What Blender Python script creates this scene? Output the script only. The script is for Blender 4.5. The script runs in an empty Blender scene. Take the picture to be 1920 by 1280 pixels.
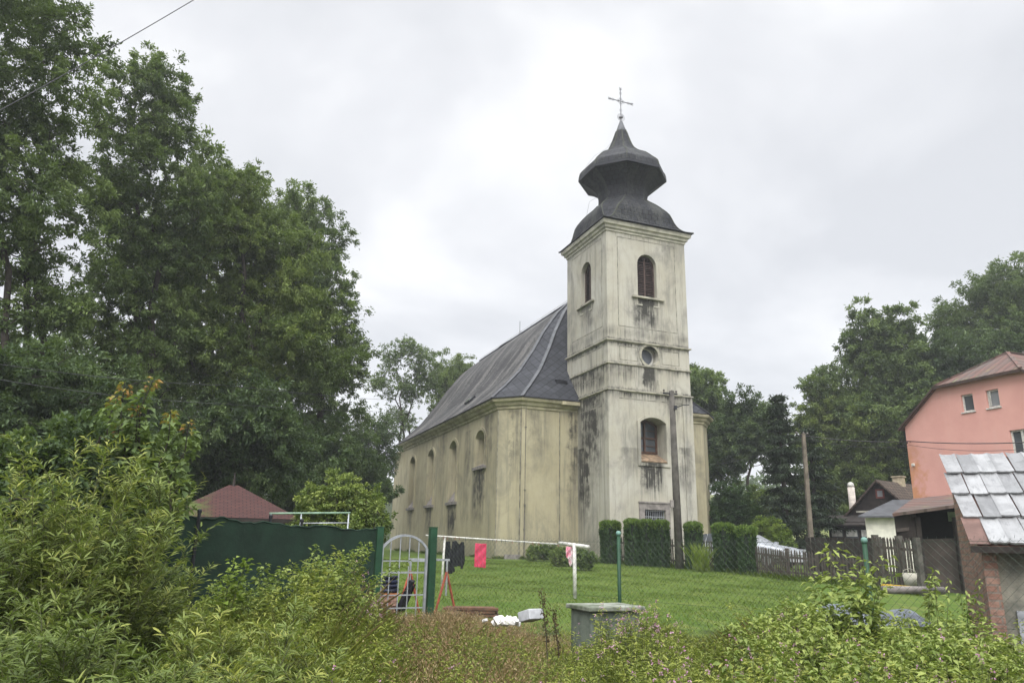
import bpy, math, random
import numpy as np
from mathutils import Vector, Matrix
from mathutils.geometry import tessellate_polygon

C = bpy.context.scene.collection
sc = bpy.context.scene
rng = np.random.default_rng(7)
random.seed(7)
R_ = math.radians

# ------------------------------------------------------------------ camera
F = 1373.0
PITCH = math.atan(375 / 1373.0)
ROLL = R_(1.2)
CAM = np.array([0, 0, 1.6])
cam = bpy.data.cameras.new('camera')
cam.sensor_width = 36.0
cam.lens = F / 1920 * 36.0
cam.clip_end = 3000
cam.clip_start = 0.05
camo = bpy.data.objects.new('camera', cam)
C.objects.link(camo)
camo.matrix_world = (Matrix.Translation((0, 0, 1.6)) @ Matrix.Rotation(math.pi / 2 + PITCH, 4, 'X')
                     @ Matrix.Rotation(ROLL, 4, 'Z'))
sc.camera = camo
sc.render.resolution_x, sc.render.resolution_y = 1024, 682

# ------------------------------------------------------------------ world, sun, exposure
SUN_EL, SUN_AZ = R_(44), R_(-172)       # azimuth measured from +Y towards +X
w = bpy.data.worlds.new('World')
sc.world = w
w.use_nodes = True
wt = w.node_tree
wt.nodes.clear()


def wn(t, **kw):
    n = wt.nodes.new(t)
    for k, v in kw.items():
        setattr(n, k, v)
    return n


def wmath(op, a, b=None):
    n = wn('ShaderNodeMath', operation=op)
    for i, v in enumerate((a, b)):
        if v is None:
            continue
        if isinstance(v, (int, float)):
            n.inputs[i].default_value = v
        else:
            wt.links.new(v, n.inputs[i])
    return n.outputs[0]


sky = wn('ShaderNodeTexSky', sky_type='NISHITA', sun_disc=False)
sky.sun_elevation = SUN_EL
sky.sun_rotation = SUN_AZ
tc = wn('ShaderNodeTexCoord')
sp = wn('ShaderNodeSeparateXYZ')
wt.links.new(tc.outputs['Generated'], sp.inputs[0])
X, Y, Z = sp.outputs
zc = wmath('ADD', wmath('MAXIMUM', Z, 0.0), 0.22)
cb = wn('ShaderNodeCombineXYZ')
wt.links.new(wmath('DIVIDE', X, zc), cb.inputs[0])
wt.links.new(wmath('DIVIDE', Y, zc), cb.inputs[1])
n1 = wn('ShaderNodeTexNoise')
n1.inputs['Scale'].default_value = 1.2
n1.inputs['Detail'].default_value = 5
n1.inputs['Roughness'].default_value = 0.52
n1.inputs['Distortion'].default_value = 0.35
wt.links.new(cb.outputs[0], n1.inputs['Vector'])
rp = wn('ShaderNodeValToRGB')
rp.color_ramp.elements[0].position = 0.38
rp.color_ramp.elements[0].color = (0.78, 0.795, 0.83, 1)
rp.color_ramp.elements[1].position = 0.64
rp.color_ramp.elements[1].color = (1.2, 1.2, 1.2, 1)
e = rp.color_ramp.elements.new(0.5)
e.color = (0.92, 0.93, 0.96, 1)
wt.links.new(n1.outputs['Fac'], rp.inputs[0])
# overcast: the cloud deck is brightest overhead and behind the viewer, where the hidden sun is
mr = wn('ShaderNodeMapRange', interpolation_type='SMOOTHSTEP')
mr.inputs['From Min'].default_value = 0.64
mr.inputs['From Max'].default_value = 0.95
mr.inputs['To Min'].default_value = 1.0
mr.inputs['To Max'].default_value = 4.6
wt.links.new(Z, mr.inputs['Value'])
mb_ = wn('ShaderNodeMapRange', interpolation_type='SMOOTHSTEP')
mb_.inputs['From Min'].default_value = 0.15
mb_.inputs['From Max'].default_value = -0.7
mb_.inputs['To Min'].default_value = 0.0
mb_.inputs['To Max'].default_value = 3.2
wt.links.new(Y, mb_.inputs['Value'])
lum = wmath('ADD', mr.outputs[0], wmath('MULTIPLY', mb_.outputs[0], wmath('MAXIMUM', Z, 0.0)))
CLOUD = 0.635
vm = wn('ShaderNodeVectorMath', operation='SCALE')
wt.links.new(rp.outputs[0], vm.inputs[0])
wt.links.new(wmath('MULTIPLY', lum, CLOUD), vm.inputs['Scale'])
bgs = wn('ShaderNodeBackground')
bgs.inputs['Strength'].default_value = 0.1
wt.links.new(sky.outputs[0], bgs.inputs['Color'])
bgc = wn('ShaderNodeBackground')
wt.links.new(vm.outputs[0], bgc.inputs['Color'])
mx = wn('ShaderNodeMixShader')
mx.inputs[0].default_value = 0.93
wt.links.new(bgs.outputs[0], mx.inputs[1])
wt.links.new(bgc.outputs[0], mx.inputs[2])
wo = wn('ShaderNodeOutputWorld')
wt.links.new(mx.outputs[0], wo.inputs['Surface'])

sun = bpy.data.lights.new('sun', 'SUN')
sun.energy = 1.4
sun.angle = R_(25)
sun.color = (1.0, 0.97, 0.92)
suno = bpy.data.objects.new('sun', sun)
C.objects.link(suno)
sd = Vector((math.sin(SUN_AZ) * math.cos(SUN_EL), math.cos(SUN_AZ) * math.cos(SUN_EL), math.sin(SUN_EL)))
suno.rotation_euler = sd.to_track_quat('Z', 'Y').to_euler()
suno.location = (0, -20, 60)

sc.view_settings.view_transform = 'Standard'
sc.view_settings.look = 'None'
sc.view_settings.exposure = 0.65
sc.view_settings.gamma = 1.0
sc.cycles.max_bounces = 6
sc.cycles.transparent_max_bounces = 8

# ------------------------------------------------------------------ pixel -> place helpers
_fw = np.array([0, math.cos(PITCH), math.sin(PITCH)])
_up = np.array([0, -math.sin(PITCH), math.cos(PITCH)])
_rt = np.array([1., 0, 0])
_c, _s = math.cos(ROLL), math.sin(ROLL)
_ir = _c * _rt + _s * _up
_iu = -_s * _rt + _c * _up


def ray(px, py):
    return _fw + _ir * (px - 960) / F - _iu * (py - 640) / F


def at_r(px, py, R):
    d = ray(px, py)
    return CAM + d * (R / math.hypot(d[0], d[1]))


def sstep(a, b, v):
    t = np.clip((v - a) / (b - a), 0, 1)
    return t * t * (3 - 2 * t)


def gz(x, y):
    """height of the ground"""
    x = np.asarray(x, float)
    y = np.asarray(y, float)
    z = 0.38 * sstep(10, 20, y) + 0.34 * sstep(19, 36, y)
    r = np.hypot(x, y)
    z = z + 0.11 * np.maximum(0, r - 85) * sstep(85, 130, r) * sstep(500, 200, r + 0 * x) 
    z = z + 1.5 * sstep(-12, -40, x) * sstep(10, 30, y)
    z = z + 0.03 * np.sin(x * 0.9 + 1) * np.sin(y * 0.7)
    return z


def ground_at(px, R):
    d = ray(px, 1020)
    h = math.hypot(d[0], d[1])
    x, y = d[0] / h * R, d[1] / h * R
    return np.array([x, y, float(gz(x, y))])


# ------------------------------------------------------------------ mesh builder
class MB:
    def __init__(s):
        s.v, s.f, s.m, s.uv, s.cur = [], [], [], [], 0

    def add(s, vs, fs, uvs=None):
        o = len(s.v)
        s.v += [tuple(float(c) for c in p) for p in vs]
        for i, f in enumerate(fs):
            s.f.append([o + k for k in f])
            s.m.append(s.cur)
            s.uv.append(uvs[i] if uvs else None)
        return s

    def box(s, lo, hi, M=None):
        x0, y0, z0 = lo
        x1, y1, z1 = hi
        p = [(x0, y0, z0), (x1, y0, z0), (x1, y1, z0), (x0, y1, z0), (x0, y0, z1), (x1, y0, z1), (x1, y1, z1), (x0, y1, z1)]
        if M is not None:
            p = [M @ Vector(q) for q in p]
        return s.add(p, [(0, 3, 2, 1), (4, 5, 6, 7), (0, 1, 5, 4), (1, 2, 6, 5), (2, 3, 7, 6), (3, 0, 4, 7)])

    def tube(s, pts, rad, n=6, cap=True):
        pts = [Vector(p) for p in pts]
        if isinstance(rad, (int, float)):
            rad = [rad] * len(pts)
        vs, fs = [], []
        prev = None
        for i, p in enumerate(pts):
            t = (pts[min(i + 1, len(pts) - 1)] - pts[max(i - 1, 0)])
            t = t.normalized() if t.length > 1e-9 else Vector((0, 0, 1))
            if prev is None:
                a = Vector((0, 0, 1)) if abs(t.z) < 0.9 else Vector((1, 0, 0))
                u = t.cross(a).normalized()
            else:
                u = (prev - t * prev.dot(t))
                u = u.normalized() if u.length > 1e-6 else t.orthogonal().normalized()
            prev = u
            vv = t.cross(u)
            for k in range(n):
                an = 2 * math.pi * (k + .5) / n
                vs.append(p + (u * math.cos(an) + vv * math.sin(an)) * rad[i])
        for i in range(len(pts) - 1):
            for k in range(n):
                a, b = i * n + k, i * n + (k + 1) % n
                fs.append((a, b, b + n, a + n))
        if cap:
            fs.append(tuple(range(n))[::-1])
            fs.append(tuple(range((len(pts) - 1) * n, len(pts) * n)))
        return s.add(vs, fs)

    def bar(s, p, q, wd, hg):
        """square bar from p to q"""
        p, q = Vector(p), Vector(q)
        t = (q - p).normalized()
        up = Vector((0, 0, 1)) if abs(t.z) < 0.95 else Vector((0, 1, 0))
        sd_ = t.cross(up).normalized()
        u2 = sd_.cross(t)
        vs = []
        for e_ in (p, q):
            for a, b in ((-1, -1), (1, -1), (1, 1), (-1, 1)):
                vs.append(e_ + sd_ * a * wd / 2 + u2 * b * hg / 2)
        return s.add(vs, [(0, 1, 2, 3), (7, 6, 5, 4), (0, 4, 5, 1), (1, 5, 6, 2), (2, 6, 7, 3), (3, 7, 4, 0)])

    def prism(s, poly, o, u, v, d):
        """polygon in the (u, v) plane at o, extruded by vector d"""
        o, u, v, d = Vector(o), Vector(u), Vector(v), Vector(d)
        a = [o + u * p[0] + v * p[1] for p in poly]
        n = len(a)
        return s.add(a + [p + d for p in a], [tuple(range(n)), tuple(range(2 * n - 1, n - 1, -1))] +
                     [(i, i + n, (i + 1) % n + n, (i + 1) % n) for i in range(n)])

    def wall(s, outline, holes, o, u, v, inward, depths):
        """flat wall with holes and reveals going inward"""
        o, u, v, inward = Vector(o), Vector(u), Vector(v), Vector(inward)
        polys = [[Vector((p[0], p[1], 0)) for p in outline]] + [[Vector((p[0], p[1], 0)) for p in h] for h in holes]
        flat = [p for q in polys for p in q]
        tris = tessellate_polygon(polys)
        s.add([o + u * p.x + v * p.y for p in flat], [tuple(t) for t in tris])
        for h, d in zip(holes, depths):
            a = [o + u * p[0] + v * p[1] for p in h]
            n = len(a)
            s.add(a + [p + inward * d for p in a], [(i, (i + 1) % n, (i + 1) % n + n, i + n) for i in range(n)])
        return s

    def ring(s, poly, prof, closed=True):
        """sweep profile [(out, z)] along a plan polygon (counter-clockwise), mitred"""
        n = len(poly)
        P = [Vector(p) for p in poly]
        vs = []
        for i in range(n):
            a, b, c = P[i - 1], P[i], P[(i + 1) % n]
            if not closed and i == 0:
                a = b - (c - b)
            if not closed and i == n - 1:
                c = b + (b - a)
            d1, d2 = (b - a).normalized(), (c - b).normalized()
            n1_, n2_ = Vector((d1.y, -d1.x)), Vector((d2.y, -d2.x))
            m = (n1_ + n2_)
            m = m / max(0.2, m.length_squared) * 2
            for (o, z) in prof:
                vs.append((b.x + m.x * o, b.y + m.y * o, z))
        k = len(prof)
        fs = []
        for i in range(n if closed else n - 1):
            j = (i + 1) % n
            for q in range(k - 1):
                fs.append((i * k + q, j * k + q, j * k + q + 1, i * k + q + 1))
        if not closed:
            fs.append(tuple(range(k)))
            fs.append(tuple(range((n - 1) * k, n * k))[::-1])
        return s.add(vs, fs)

    def lathe(s, prof, n, o=(0, 0, 0), cap=True):
        vs = []
        for (r, z) in prof:
            for k in range(n):
                an = 2 * math.pi * k / n
                vs.append((o[0] + r * math.cos(an), o[1] + r * math.sin(an), o[2] + z))
        fs = []
        for i in range(len(prof) - 1):
            for k in range(n):
                fs.append((i * n + k, i * n + (k + 1) % n, (i + 1) * n + (k + 1) % n, (i + 1) * n + k))
        if cap:
            fs.append(tuple(range(n))[::-1])
            fs.append(tuple(range((len(prof) - 1) * n, len(prof) * n)))
        return s.add(vs, fs)

    def torus(s, c, R, r, ax='y', n=20, m=6):
        vs, fs = [], []
        for i in range(n):
            for k in range(m):
                a, b = 2 * math.pi * i / n, 2 * math.pi * k / m
                q = ((R + r * math.cos(b)) * math.cos(a), (R + r * math.cos(b)) * math.sin(a), r * math.sin(b))
                if ax == 'y':
                    q = (q[0], q[2], q[1])
                vs.append((c[0] + q[0], c[1] + q[1], c[2] + q[2]))
        for i in range(n):
            for k in range(m):
                fs.append((i * m + k, ((i + 1) % n) * m + k, ((i + 1) % n) * m + (k + 1) % m, i * m + (k + 1) % m))
        return s.add(vs, fs)


def mk(name, mb, mat, parent=None, smooth=False, loc=None, rot=None, bevel=0):
    me = bpy.data.meshes.new(name)
    me.from_pydata(mb.v, [], mb.f)
    mats = mat if isinstance(mat, (list, tuple)) else [mat]
    for m in mats:
        me.materials.append(m)
    if len(mats) > 1:
        me.polygons.foreach_set('material_index', mb.m)
    if any(u for u in mb.uv):
        ul = me.uv_layers.new(name='uv')
        i = 0
        for f, u in zip(mb.f, mb.uv):
            for k in range(len(f)):
                ul.data[i].uv = u[k] if u else (0, 0)
                i += 1
    if smooth:
        me.polygons.foreach_set('use_smooth', [True] * len(me.polygons))
    me.validate()
    me.update()
    o = bpy.data.objects.new(name, me)
    C.objects.link(o)
    if parent:
        o.parent = parent
    if loc is not None:
        o.location = loc
    if rot is not None:
        o.rotation_euler = rot
    if bevel:
        b = o.modifiers.new('bevel', 'BEVEL')
        b.width = bevel
        b.segments = 2
        b.limit_method = 'ANGLE'
    return o


def tag(o, label=None, cat=None, group=None, kind=None):
    if label:
        o['label'] = label
    if cat:
        o['category'] = cat
    if group:
        o['group'] = group
    if kind:
        o['kind'] = kind
    return o


def thing(name, label, cat, loc=(0, 0, 0), rotz=0, group=None):
    o = bpy.data.objects.new(name, None)
    o.empty_display_size = .2
    C.objects.link(o)
    o.location = loc
    o.rotation_euler = (0, 0, rotz)
    return tag(o, label, cat, group)


def dup(root, loc, rotz, label=None):
    r = root.copy()
    C.objects.link(r)
    r.location = loc
    r.rotation_euler = (0, 0, rotz)
    if label:
        r['label'] = label
    for ch in list(root.children):
        c = ch.copy()
        C.objects.link(c)
        c.parent = r
        for g in ch.children:
            d = g.copy()
            C.objects.link(d)
            d.parent = c
    return r


# ------------------------------------------------------------------ materials
class NT:
    def __init__(s, name):
        s.mat = bpy.data.materials.new(name)
        s.mat.use_nodes = True
        s.t = s.mat.node_tree
        s.t.nodes.clear()
        s._tc = None

    def n(s, t, **kw):
        x = s.t.nodes.new(t)
        for k, v in kw.items():
            setattr(x, k, v)
        return x

    def put(s, sock, v):
        if v is None:
            return
        if hasattr(v, 'is_output') or isinstance(v, bpy.types.NodeSocket):
            s.t.links.new(v, sock)
        else:
            if isinstance(v, (tuple, list)) and len(v) == 3 and sock.type == 'RGBA':
                v = (*v, 1)
            sock.default_value = v

    def co(s, kind='Object'):
        if s._tc is None:
            s._tc = s.n('ShaderNodeTexCoord')
        return s._tc.outputs[kind]

    def map(s, vec, scale=(1, 1, 1), loc=(0, 0, 0), rot=(0, 0, 0)):
        x = s.n('ShaderNodeMapping')
        s.put(x.inputs[0], vec)
        x.inputs['Scale'].default_value = scale
        x.inputs['Location'].default_value = loc
        x.inputs['Rotation'].default_value = rot
        return x.outputs[0]

    def noise(s, vec, scale, detail=4, rough=.55, dist=0, out='Fac'):
        x = s.n('ShaderNodeTexNoise')
        s.put(x.inputs['Vector'], vec)
        x.inputs['Scale'].default_value = scale
        x.inputs['Detail'].default_value = detail
        x.inputs['Roughness'].default_value = rough
        x.inputs['Distortion'].default_value = dist
        return x.outputs[out]

    def math(s, op, a, b=None, clamp=False):
        x = s.n('ShaderNodeMath', operation=op, use_clamp=clamp)
        s.put(x.inputs[0], a)
        s.put(x.inputs[1], b)
        return x.outputs[0]

    def mr(s, v, a, b, c=0., d=1., smooth=True):
        x = s.n('ShaderNodeMapRange', interpolation_type='SMOOTHSTEP' if smooth else 'LINEAR')
        s.put(x.inputs['Value'], v)
        x.inputs['From Min'].default_value = a
        x.inputs['From Max'].default_value = b
        x.inputs['To Min'].default_value = c
        x.inputs['To Max'].default_value = d
        return x.outputs[0]

    def mix(s, f, a, b, mode='MIX'):
        x = s.n('ShaderNodeMix', data_type='RGBA', blend_type=mode)
        s.put(x.inputs[0], f)
        s.put(x.inputs[6], a)
        s.put(x.inputs[7], b)
        return x.outputs[2]

    def ramp(s, f, stops):
        x = s.n('ShaderNodeValToRGB')
        s.put(x.inputs[0], f)
        el = x.color_ramp.elements
        while len(el) < len(stops):
            el.new(.5)
        for e_, (p, c) in zip(el, stops):
            e_.position = p
            e_.color = (*c, 1) if len(c) == 3 else c
        return x.outputs[0]

    def xyz(s, vec):
        x = s.n('ShaderNodeSeparateXYZ')
        s.put(x.inputs[0], vec)
        return x.outputs

    def bump(s, h, strength=.3, dist=.02):
        x = s.n('ShaderNodeBump')
        x.inputs['Strength'].default_value = strength
        x.inputs['Distance'].default_value = dist
        s.put(x.inputs['Height'], h)
        return x.outputs[0]

    def attr(s, name):
        x = s.n('ShaderNodeAttribute', attribute_name=name)
        return x.outputs['Fac']

    def end(s, col, rough=.8, bump=None, metal=0, spec=.3, shader=None):
        o = s.n('ShaderNodeOutputMaterial')
        if shader is None:
            b = s.n('ShaderNodeBsdfPrincipled')
            s.put(b.inputs['Base Color'], col)
            s.put(b.inputs['Roughness'], rough)
            s.put(b.inputs['Metallic'], metal)
            s.put(b.inputs['Specular IOR Level'], spec)
            s.put(b.inputs['Normal'], bump)
            shader = b.outputs[0]
        s.t.links.new(shader, o.inputs[0])
        return s.mat


def simple(name, col, rough=.7, var=.25, scale=6, metal=0, spec=.3, bump=.15, bdist=.01, col2=None):
    """a plain colour with blotches of wear"""
    m = NT(name)
    f = m.noise(m.co(), scale, 5, .6)
    f2 = m.noise(m.co(), scale * 7, 3, .6)
    c2 = col2 or tuple(c * (1 - var) for c in col)
    c = m.mix(m.mr(f, .35, .65), tuple(min(1, x * (1 + var * .3)) for x in col), c2)
    return m.end(c, rough, m.bump(f2, bump, bdist), metal, spec)


def leafmat(name, stops, trans=.3, rough=.55):
    m = NT(name)
    c = m.ramp(m.attr('var'), stops)
    b = m.n('ShaderNodeBsdfPrincipled')
    m.put(b.inputs['Base Color'], c)
    b.inputs['Roughness'].default_value = rough
    b.inputs['Specular IOR Level'].default_value = .25
    t = m.n('ShaderNodeBsdfTranslucent')
    m.put(t.inputs[0], m.mix(.5, c, (.16, .24, .02)))
    x = m.n('ShaderNodeMixShader')
    x.inputs[0].default_value = trans
    m.t.links.new(b.outputs[0], x.inputs[1])
    m.t.links.new(t.outputs[0], x.inputs[2])
    return m.end(None, shader=x.outputs[0])


def plaster(name, base, warm, grime, stains=(), bands=(), base_z=.8, amount=1.0):
    m = NT(name)
    co = m.co()
    px, py, pz = m.xyz(co)
    big = m.noise(co, .35, 5, .6)
    med = m.noise(co, 1.6, 6, .65)
    fine = m.noise(co, 14, 4, .7)
    streak = m.noise(m.map(co, (2.2, 2.2, .16)), 1.6, 5, .65)
    streak2 = m.noise(m.map(co, (7, 7, .35)), 1.3, 4, .7)
    c = m.mix(m.mr(big, .35, .65), base, warm)
    c = m.mix(m.math('MULTIPLY', m.mr(med, .45, .75), .35), c, tuple(x * .72 for x in base))
    blot = m.noise(m.map(co, (1, 1, .55)), .75, 7, .68, .6)
    c = m.mix(m.math('MULTIPLY', m.mr(blot, .46, .68), .62 * amount), c, grime)
    c = m.mix(m.math('MULTIPLY', m.mr(streak, .48, .7), .5 * amount), c, tuple(x * .8 for x in grime))
    c = m.mix(m.math('MULTIPLY', m.mr(fine, .5, .75), .16), c, tuple(x * .6 for x in base))
    g = None
    broken = m.math('ADD', m.mr(streak2, .3, .66, .38, 1), m.mr(med, .35, .7, -.35, .35), True)
    for (axis, cen, wd, zt, zb, dens, side) in stains:
        u = px if axis == 'x' else py
        dist = m.math('ABSOLUTE', m.math('SUBTRACT', m.math('ADD', u, m.mr(med, .3, .7, -.15, .15)), cen))
        a = m.mr(dist, wd * .35, wd, 1, 0)
        b = m.mr(m.math('ADD', pz, m.mr(streak2, .2, .8, -.4, .4)), zb, zb + (zt - zb) * .75, 0, 1)
        t = m.mr(pz, zt - .02, zt + .08, 1, 0)
        v = m.math('MULTIPLY', m.math('MULTIPLY', a, b), m.math('MULTIPLY', t, dens))
        q = (py if axis == 'x' else px)
        lo, hi = side
        v = m.math('MULTIPLY', v, m.math('MULTIPLY', m.math('GREATER_THAN', q, lo), m.math('LESS_THAN', q, hi)))
        g = v if g is None else m.math('MAXIMUM', g, v)
    for (z0, up, dn, dens) in bands:
        zz = m.math('ADD', pz, m.mr(streak2, .2, .8, -.12, .12))
        a = m.mr(zz, z0 - dn, z0, 0, 1)
        b = m.mr(zz, z0, z0 + up, 1, 0)
        v = m.math('MULTIPLY', m.math('MULTIPLY', a, b), m.math('MULTIPLY', m.mr(streak, .35, .6, .45, 1), dens))
        g = v if g is None else m.math('MAXIMUM', g, v)
    if g is not None:
        c = m.mix(m.math('MULTIPLY', m.math('MULTIPLY', g, 1.55), broken, True), c, (.050, .048, .042))
    foot = m.mr(m.math('ADD', pz, m.mr(med, .3, .7, -.35, .35)), base_z, base_z + 1.0, .45, 0)
    c = m.mix(foot, c, (.17, .16, .11))
    h = m.math('ADD', m.math('MULTIPLY', fine, .5), med)
    return m.end(c, .92, m.bump(h, .35, .03), 0, .15)


def roof_mat(name, base, light, sx, sy, diamond=True, streak=True):
    m = NT(name)
    uv = m.co('UV')
    co = m.co()
    v = m.map(uv, (sx, sy, 1), (0, 0, 0), (0, 0, R_(45) if diamond else 0))
    x = m.n('ShaderNodeTexBrick', offset=0.0 if diamond else .5)
    m.put(x.inputs['Vector'], v)
    x.inputs['Color1'].default_value = (*[c * .8 for c in base], 1)
    x.inputs['Color2'].default_value = (*[c * 1.35 for c in base], 1)
    x.inputs['Mortar'].default_value = (*[c * .3 for c in base], 1)
    x.inputs['Scale'].default_value = 1
    x.inputs['Brick Width'].default_value = 1
    x.inputs['Row Height'].default_value = 1
    x.inputs['Mortar Size'].default_value = .055 if diamond else .11
    x.inputs['Mortar Smooth'].default_value = .3
    n = m.noise(co, .5, 5, .65)
    c = x.outputs['Color']
    if streak:
        st = m.noise(m.map(uv, (.55, .10, 1)), 1.4, 7, .74)
        sp_ = m.noise(m.map(uv, (2.5, 3.5, 1)), 2.2, 4, .75)
        c = m.mix(m.mr(m.math('ADD', m.math('MULTIPLY', st, .62), m.math('MULTIPLY', sp_, .38)), .485, .555, 0, .9), c, light)
    c = m.mix(m.mr(n, .5, .7, 0, .4), c, tuple(q * .6 for q in base))
    f = m.noise(co, 9, 4, .7)
    c = m.mix(m.mr(f, .5, .75, 0, .3), c, tuple(min(1, q * 1.6) for q in base))
    h = m.math('ADD', m.math('MULTIPLY', x.outputs['Fac'], -1), m.math('MULTIPLY', f, .5))
    return m.end(c, .72, m.bump(h, .6, .03), 0, .22)


def brickmat(name, c1, c2, mortar, scale, rough=.9):
    m = NT(name)
    co = m.co()
    x = m.n('ShaderNodeTexBrick')
    uv = m.co('UV')
    m.put(x.inputs['Vector'], m.map(uv, (scale, scale, scale)))
    x.inputs['Color1'].default_value = (*c1, 1)
    x.inputs['Color2'].default_value = (*c2, 1)
    x.inputs['Mortar'].default_value = (*mortar, 1)
    x.inputs['Scale'].default_value = 1
    x.inputs['Brick Width'].default_value = .27
    x.inputs['Row Height'].default_value = .085
    x.inputs['Mortar Size'].default_value = .012
    x.inputs['Bias'].default_value = -.1
    f = m.noise(co, 5, 5, .7)
    c = m.mix(m.mr(f, .4, .7, 0, .7), x.outputs['Color'], tuple(v * .45 for v in c1))
    f2 = m.noise(co, 17, 4, .7)
    c = m.mix(m.mr(f2, .55, .75, 0, .6), c, tuple(min(1, v * 1.5) for v in mortar))
    h = m.math('ADD', m.math('MULTIPLY', x.outputs['Fac'], -1.2), f2)
    return m.end(c, rough, m.bump(h, .8, .02))


MT = {}
TW = (-.3, .35)
MT['plaster_tower'] = plaster('plaster_tower', (.40, .385, .33), (.35, .33, .265), (.165, .16, .145),
    stains=[('x', 2.45, .95, 14.4, 12.0, 1.0, (-.2, .3)), ('x', 2.5, .55, 10.85, 8.8, 1.1, (-.2, .3)), ('x', .9, 1.6, 10.6, 9.4, .5, (-.2, .3)), ('x', 4.0, 1.3, 9.25, 7.9, .45, (-.2, .3)), ('x', 4.5, .5, 6.5, 3.5, .5, (-.2, .3)), ('x', 4.1, .9, 18.2, 16.2, .3, (-.2, .3)),
            ('x', 2.5, .85, 5.6, 3.6, 1.1, (-.2, .3)), ('x', 1.2, .8, 6.3, 4.3, .35, (-.2, .3)),
            ('x', 2.5, 1.1, 11.98, 11.1, .75, (-.2, .3)), ('x', 3.6, .6, 3.6, 2.8, .4, (-.2, .3)),
            ('y', 2.2, 1.7, 9.1, 3.2, .8, (-.2, .3)), ('y', 2.9, .9, 6.5, 1.6, 1.0, (-.2, .3)), ('y', 1.0, 1.0, 9.2, 5.5, .5, (-.2, .3)),
            ('y', 2.3, 3.2, 10.6, 9.2, .75, (-.2, .3)), ('y', 2.4, .9, 14.3, 12.5, .45, (-.2, .3))],
    bands=[(11.93, .25, .45, 1.0), (10.68, .12, .5, .75), (9.28, .2, .6, .95), (12.4, .5, .6, .4), (18.1, .1, .4, .35)])
MT['plaster_nave'] = plaster('plaster_nave', (.385, .35, .24), (.34, .305, .20), (.185, .175, .135),
    stains=[('y', 7.6, 1.5, 5.6, 1.6, .8, (-5, -4)), ('y', 6.2, 1.1, 9.0, 4.0, .45, (-5, -4)), ('y', 9.8, .8, 8.0, 1.0, .35, (-5, -4)), ('y', 15.3, 1.0, 8.6, 3.0, .3, (-5, -4)), ('x', -2.2, .9, 8.6, 4.0, .28, (3, 4)),
            ('y', 12.6, 1.2, 3.9, .6, .85, (-5, -4)), ('y', 17.9, 1.0, 3.9, 1.2, .6, (-5, -4)),
            ('y', 23.2, .9, 3.9, 1.6, .4, (-5, -4)), ('x', -.2, .55, 8.8, 1.5, .6, (3, 4)),
            ('x', -3.5, .35, 8.8, 2.5, .35, (3, 5))],
    bands=[(8.75, .05, .5, .25)])
MT['groove'] = simple('groove_grime', (.22, .21, .17), .95, .6, 3)
MT['ledge'] = simple('ledge_grime', (.15, .145, .12), .95, .55, 2.5, col2=(.36, .34, .27))
MT['cornice'] = simple('cornice_paint', (.44, .42, .35), .9, .3, 2)
MT['cornice_nave'] = simple('cornice_nave_paint', (.385, .35, .235), .9, .3, 2)
MT['slate_nave'] = roof_mat('slate_nave', (.030, .029, .030), (.135, .13, .12), 2.4, 2.4)
MT['slate_tower'] = roof_mat('slate_tower', (.017, .018, .022), (.046, .048, .043), 2.6, 3.6, False, True)
MT['slate_front'] = roof_mat('slate_front', (.032, .034, .040), (.10, .10, .10), 2.5, 2.5, True, False)
MT['flash'] = simple('zinc_flashing', (.085, .088, .095), .5, .35, 3, .4)
MT['iron'] = simple('iron_dark', (.03, .031, .036), .5, .3, 8, .6)
MT['cross_metal'] = simple('cross_metal', (.20, .20, .21), .45, .3, 8, .7)
MT['louvre'] = simple('louvre_wood', (.075, .05, .042), .8, .4, 6)
MT['brown_frame'] = simple('brown_frame', (.085, .045, .030), .6, .3, 8)
MT['stone_frame'] = simple('stone_frame', (.22, .20, .185), .9, .35, 4)
m_ = NT('window_glass')
MT['glass'] = m_.end(m_.mix(m_.noise(m_.co(), 2, 3), (.035, .04, .045), (.09, .10, .11)), .12, None, 0, .6)
m_ = NT('grey_glass')
MT['glass_grey'] = m_.end(m_.mix(m_.noise(m_.co(), 2, 3), (.16, .17, .18), (.28, .29, .30)), .25, None, 0, .5)
MT['dark'] = simple('dark_inside', (.012, .012, .012), .9)
MT['concrete'] = simple('pole_concrete', (.085, .078, .068), .92, .4, 3, bump=.4)
MT['wood_pole'] = simple('pole_wood', (.14, .118, .092), .9, .4, 3, bump=.3)
MT['bark'] = simple('bark', (.055, .046, .038), .95, .4, 5, bump=.6, bdist=.03)
MT['twig'] = simple('green_stem', (.085, .095, .035), .8, .4, 9)
MT['white_paint'] = simple('white_paint', (.56, .55, .51), .5, .3, 7)
MT['green_paint'] = simple('green_paint', (.012, .052, .024), .5, .3, 4)
MT['galv'] = simple('galvanised', (.36, .38, .40), .42, .25, 10, .5)
MT['wire'] = simple('fence_wire', (.06, .08, .06), .55, .2, 10, .4)
MT['cable'] = simple('cable', (.05, .05, .055), .6)
MT['black_cloth'] = simple('black_cloth', (.012, .012, .016), .95, .3, 9)
MT['pink_cloth'] = simple('pink_cloth', (.55, .055, .115), .95, .15, 9)
MT['white_cloth'] = simple('white_cloth', (.6, .58, .58), .95, .2, 9, col2=(.6, .2, .28))
MT['rust_red'] = simple('red_paint', (.32, .07, .04), .7, .4, 9)
MT['picket'] = simple('picket_wood', (.045, .036, .031), .9, .45, 5, col2=(.085, .072, .062))
MT['dark_wood'] = simple('dark_wood', (.030, .024, .021), .9, .4, 4)
MT['car_paint'] = simple('silver_paint', (.40, .42, .45), .28, .06, 3, .3, .5, 0)
MT['rubber'] = simple('rubber', (.02, .02, .021), .85)
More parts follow.
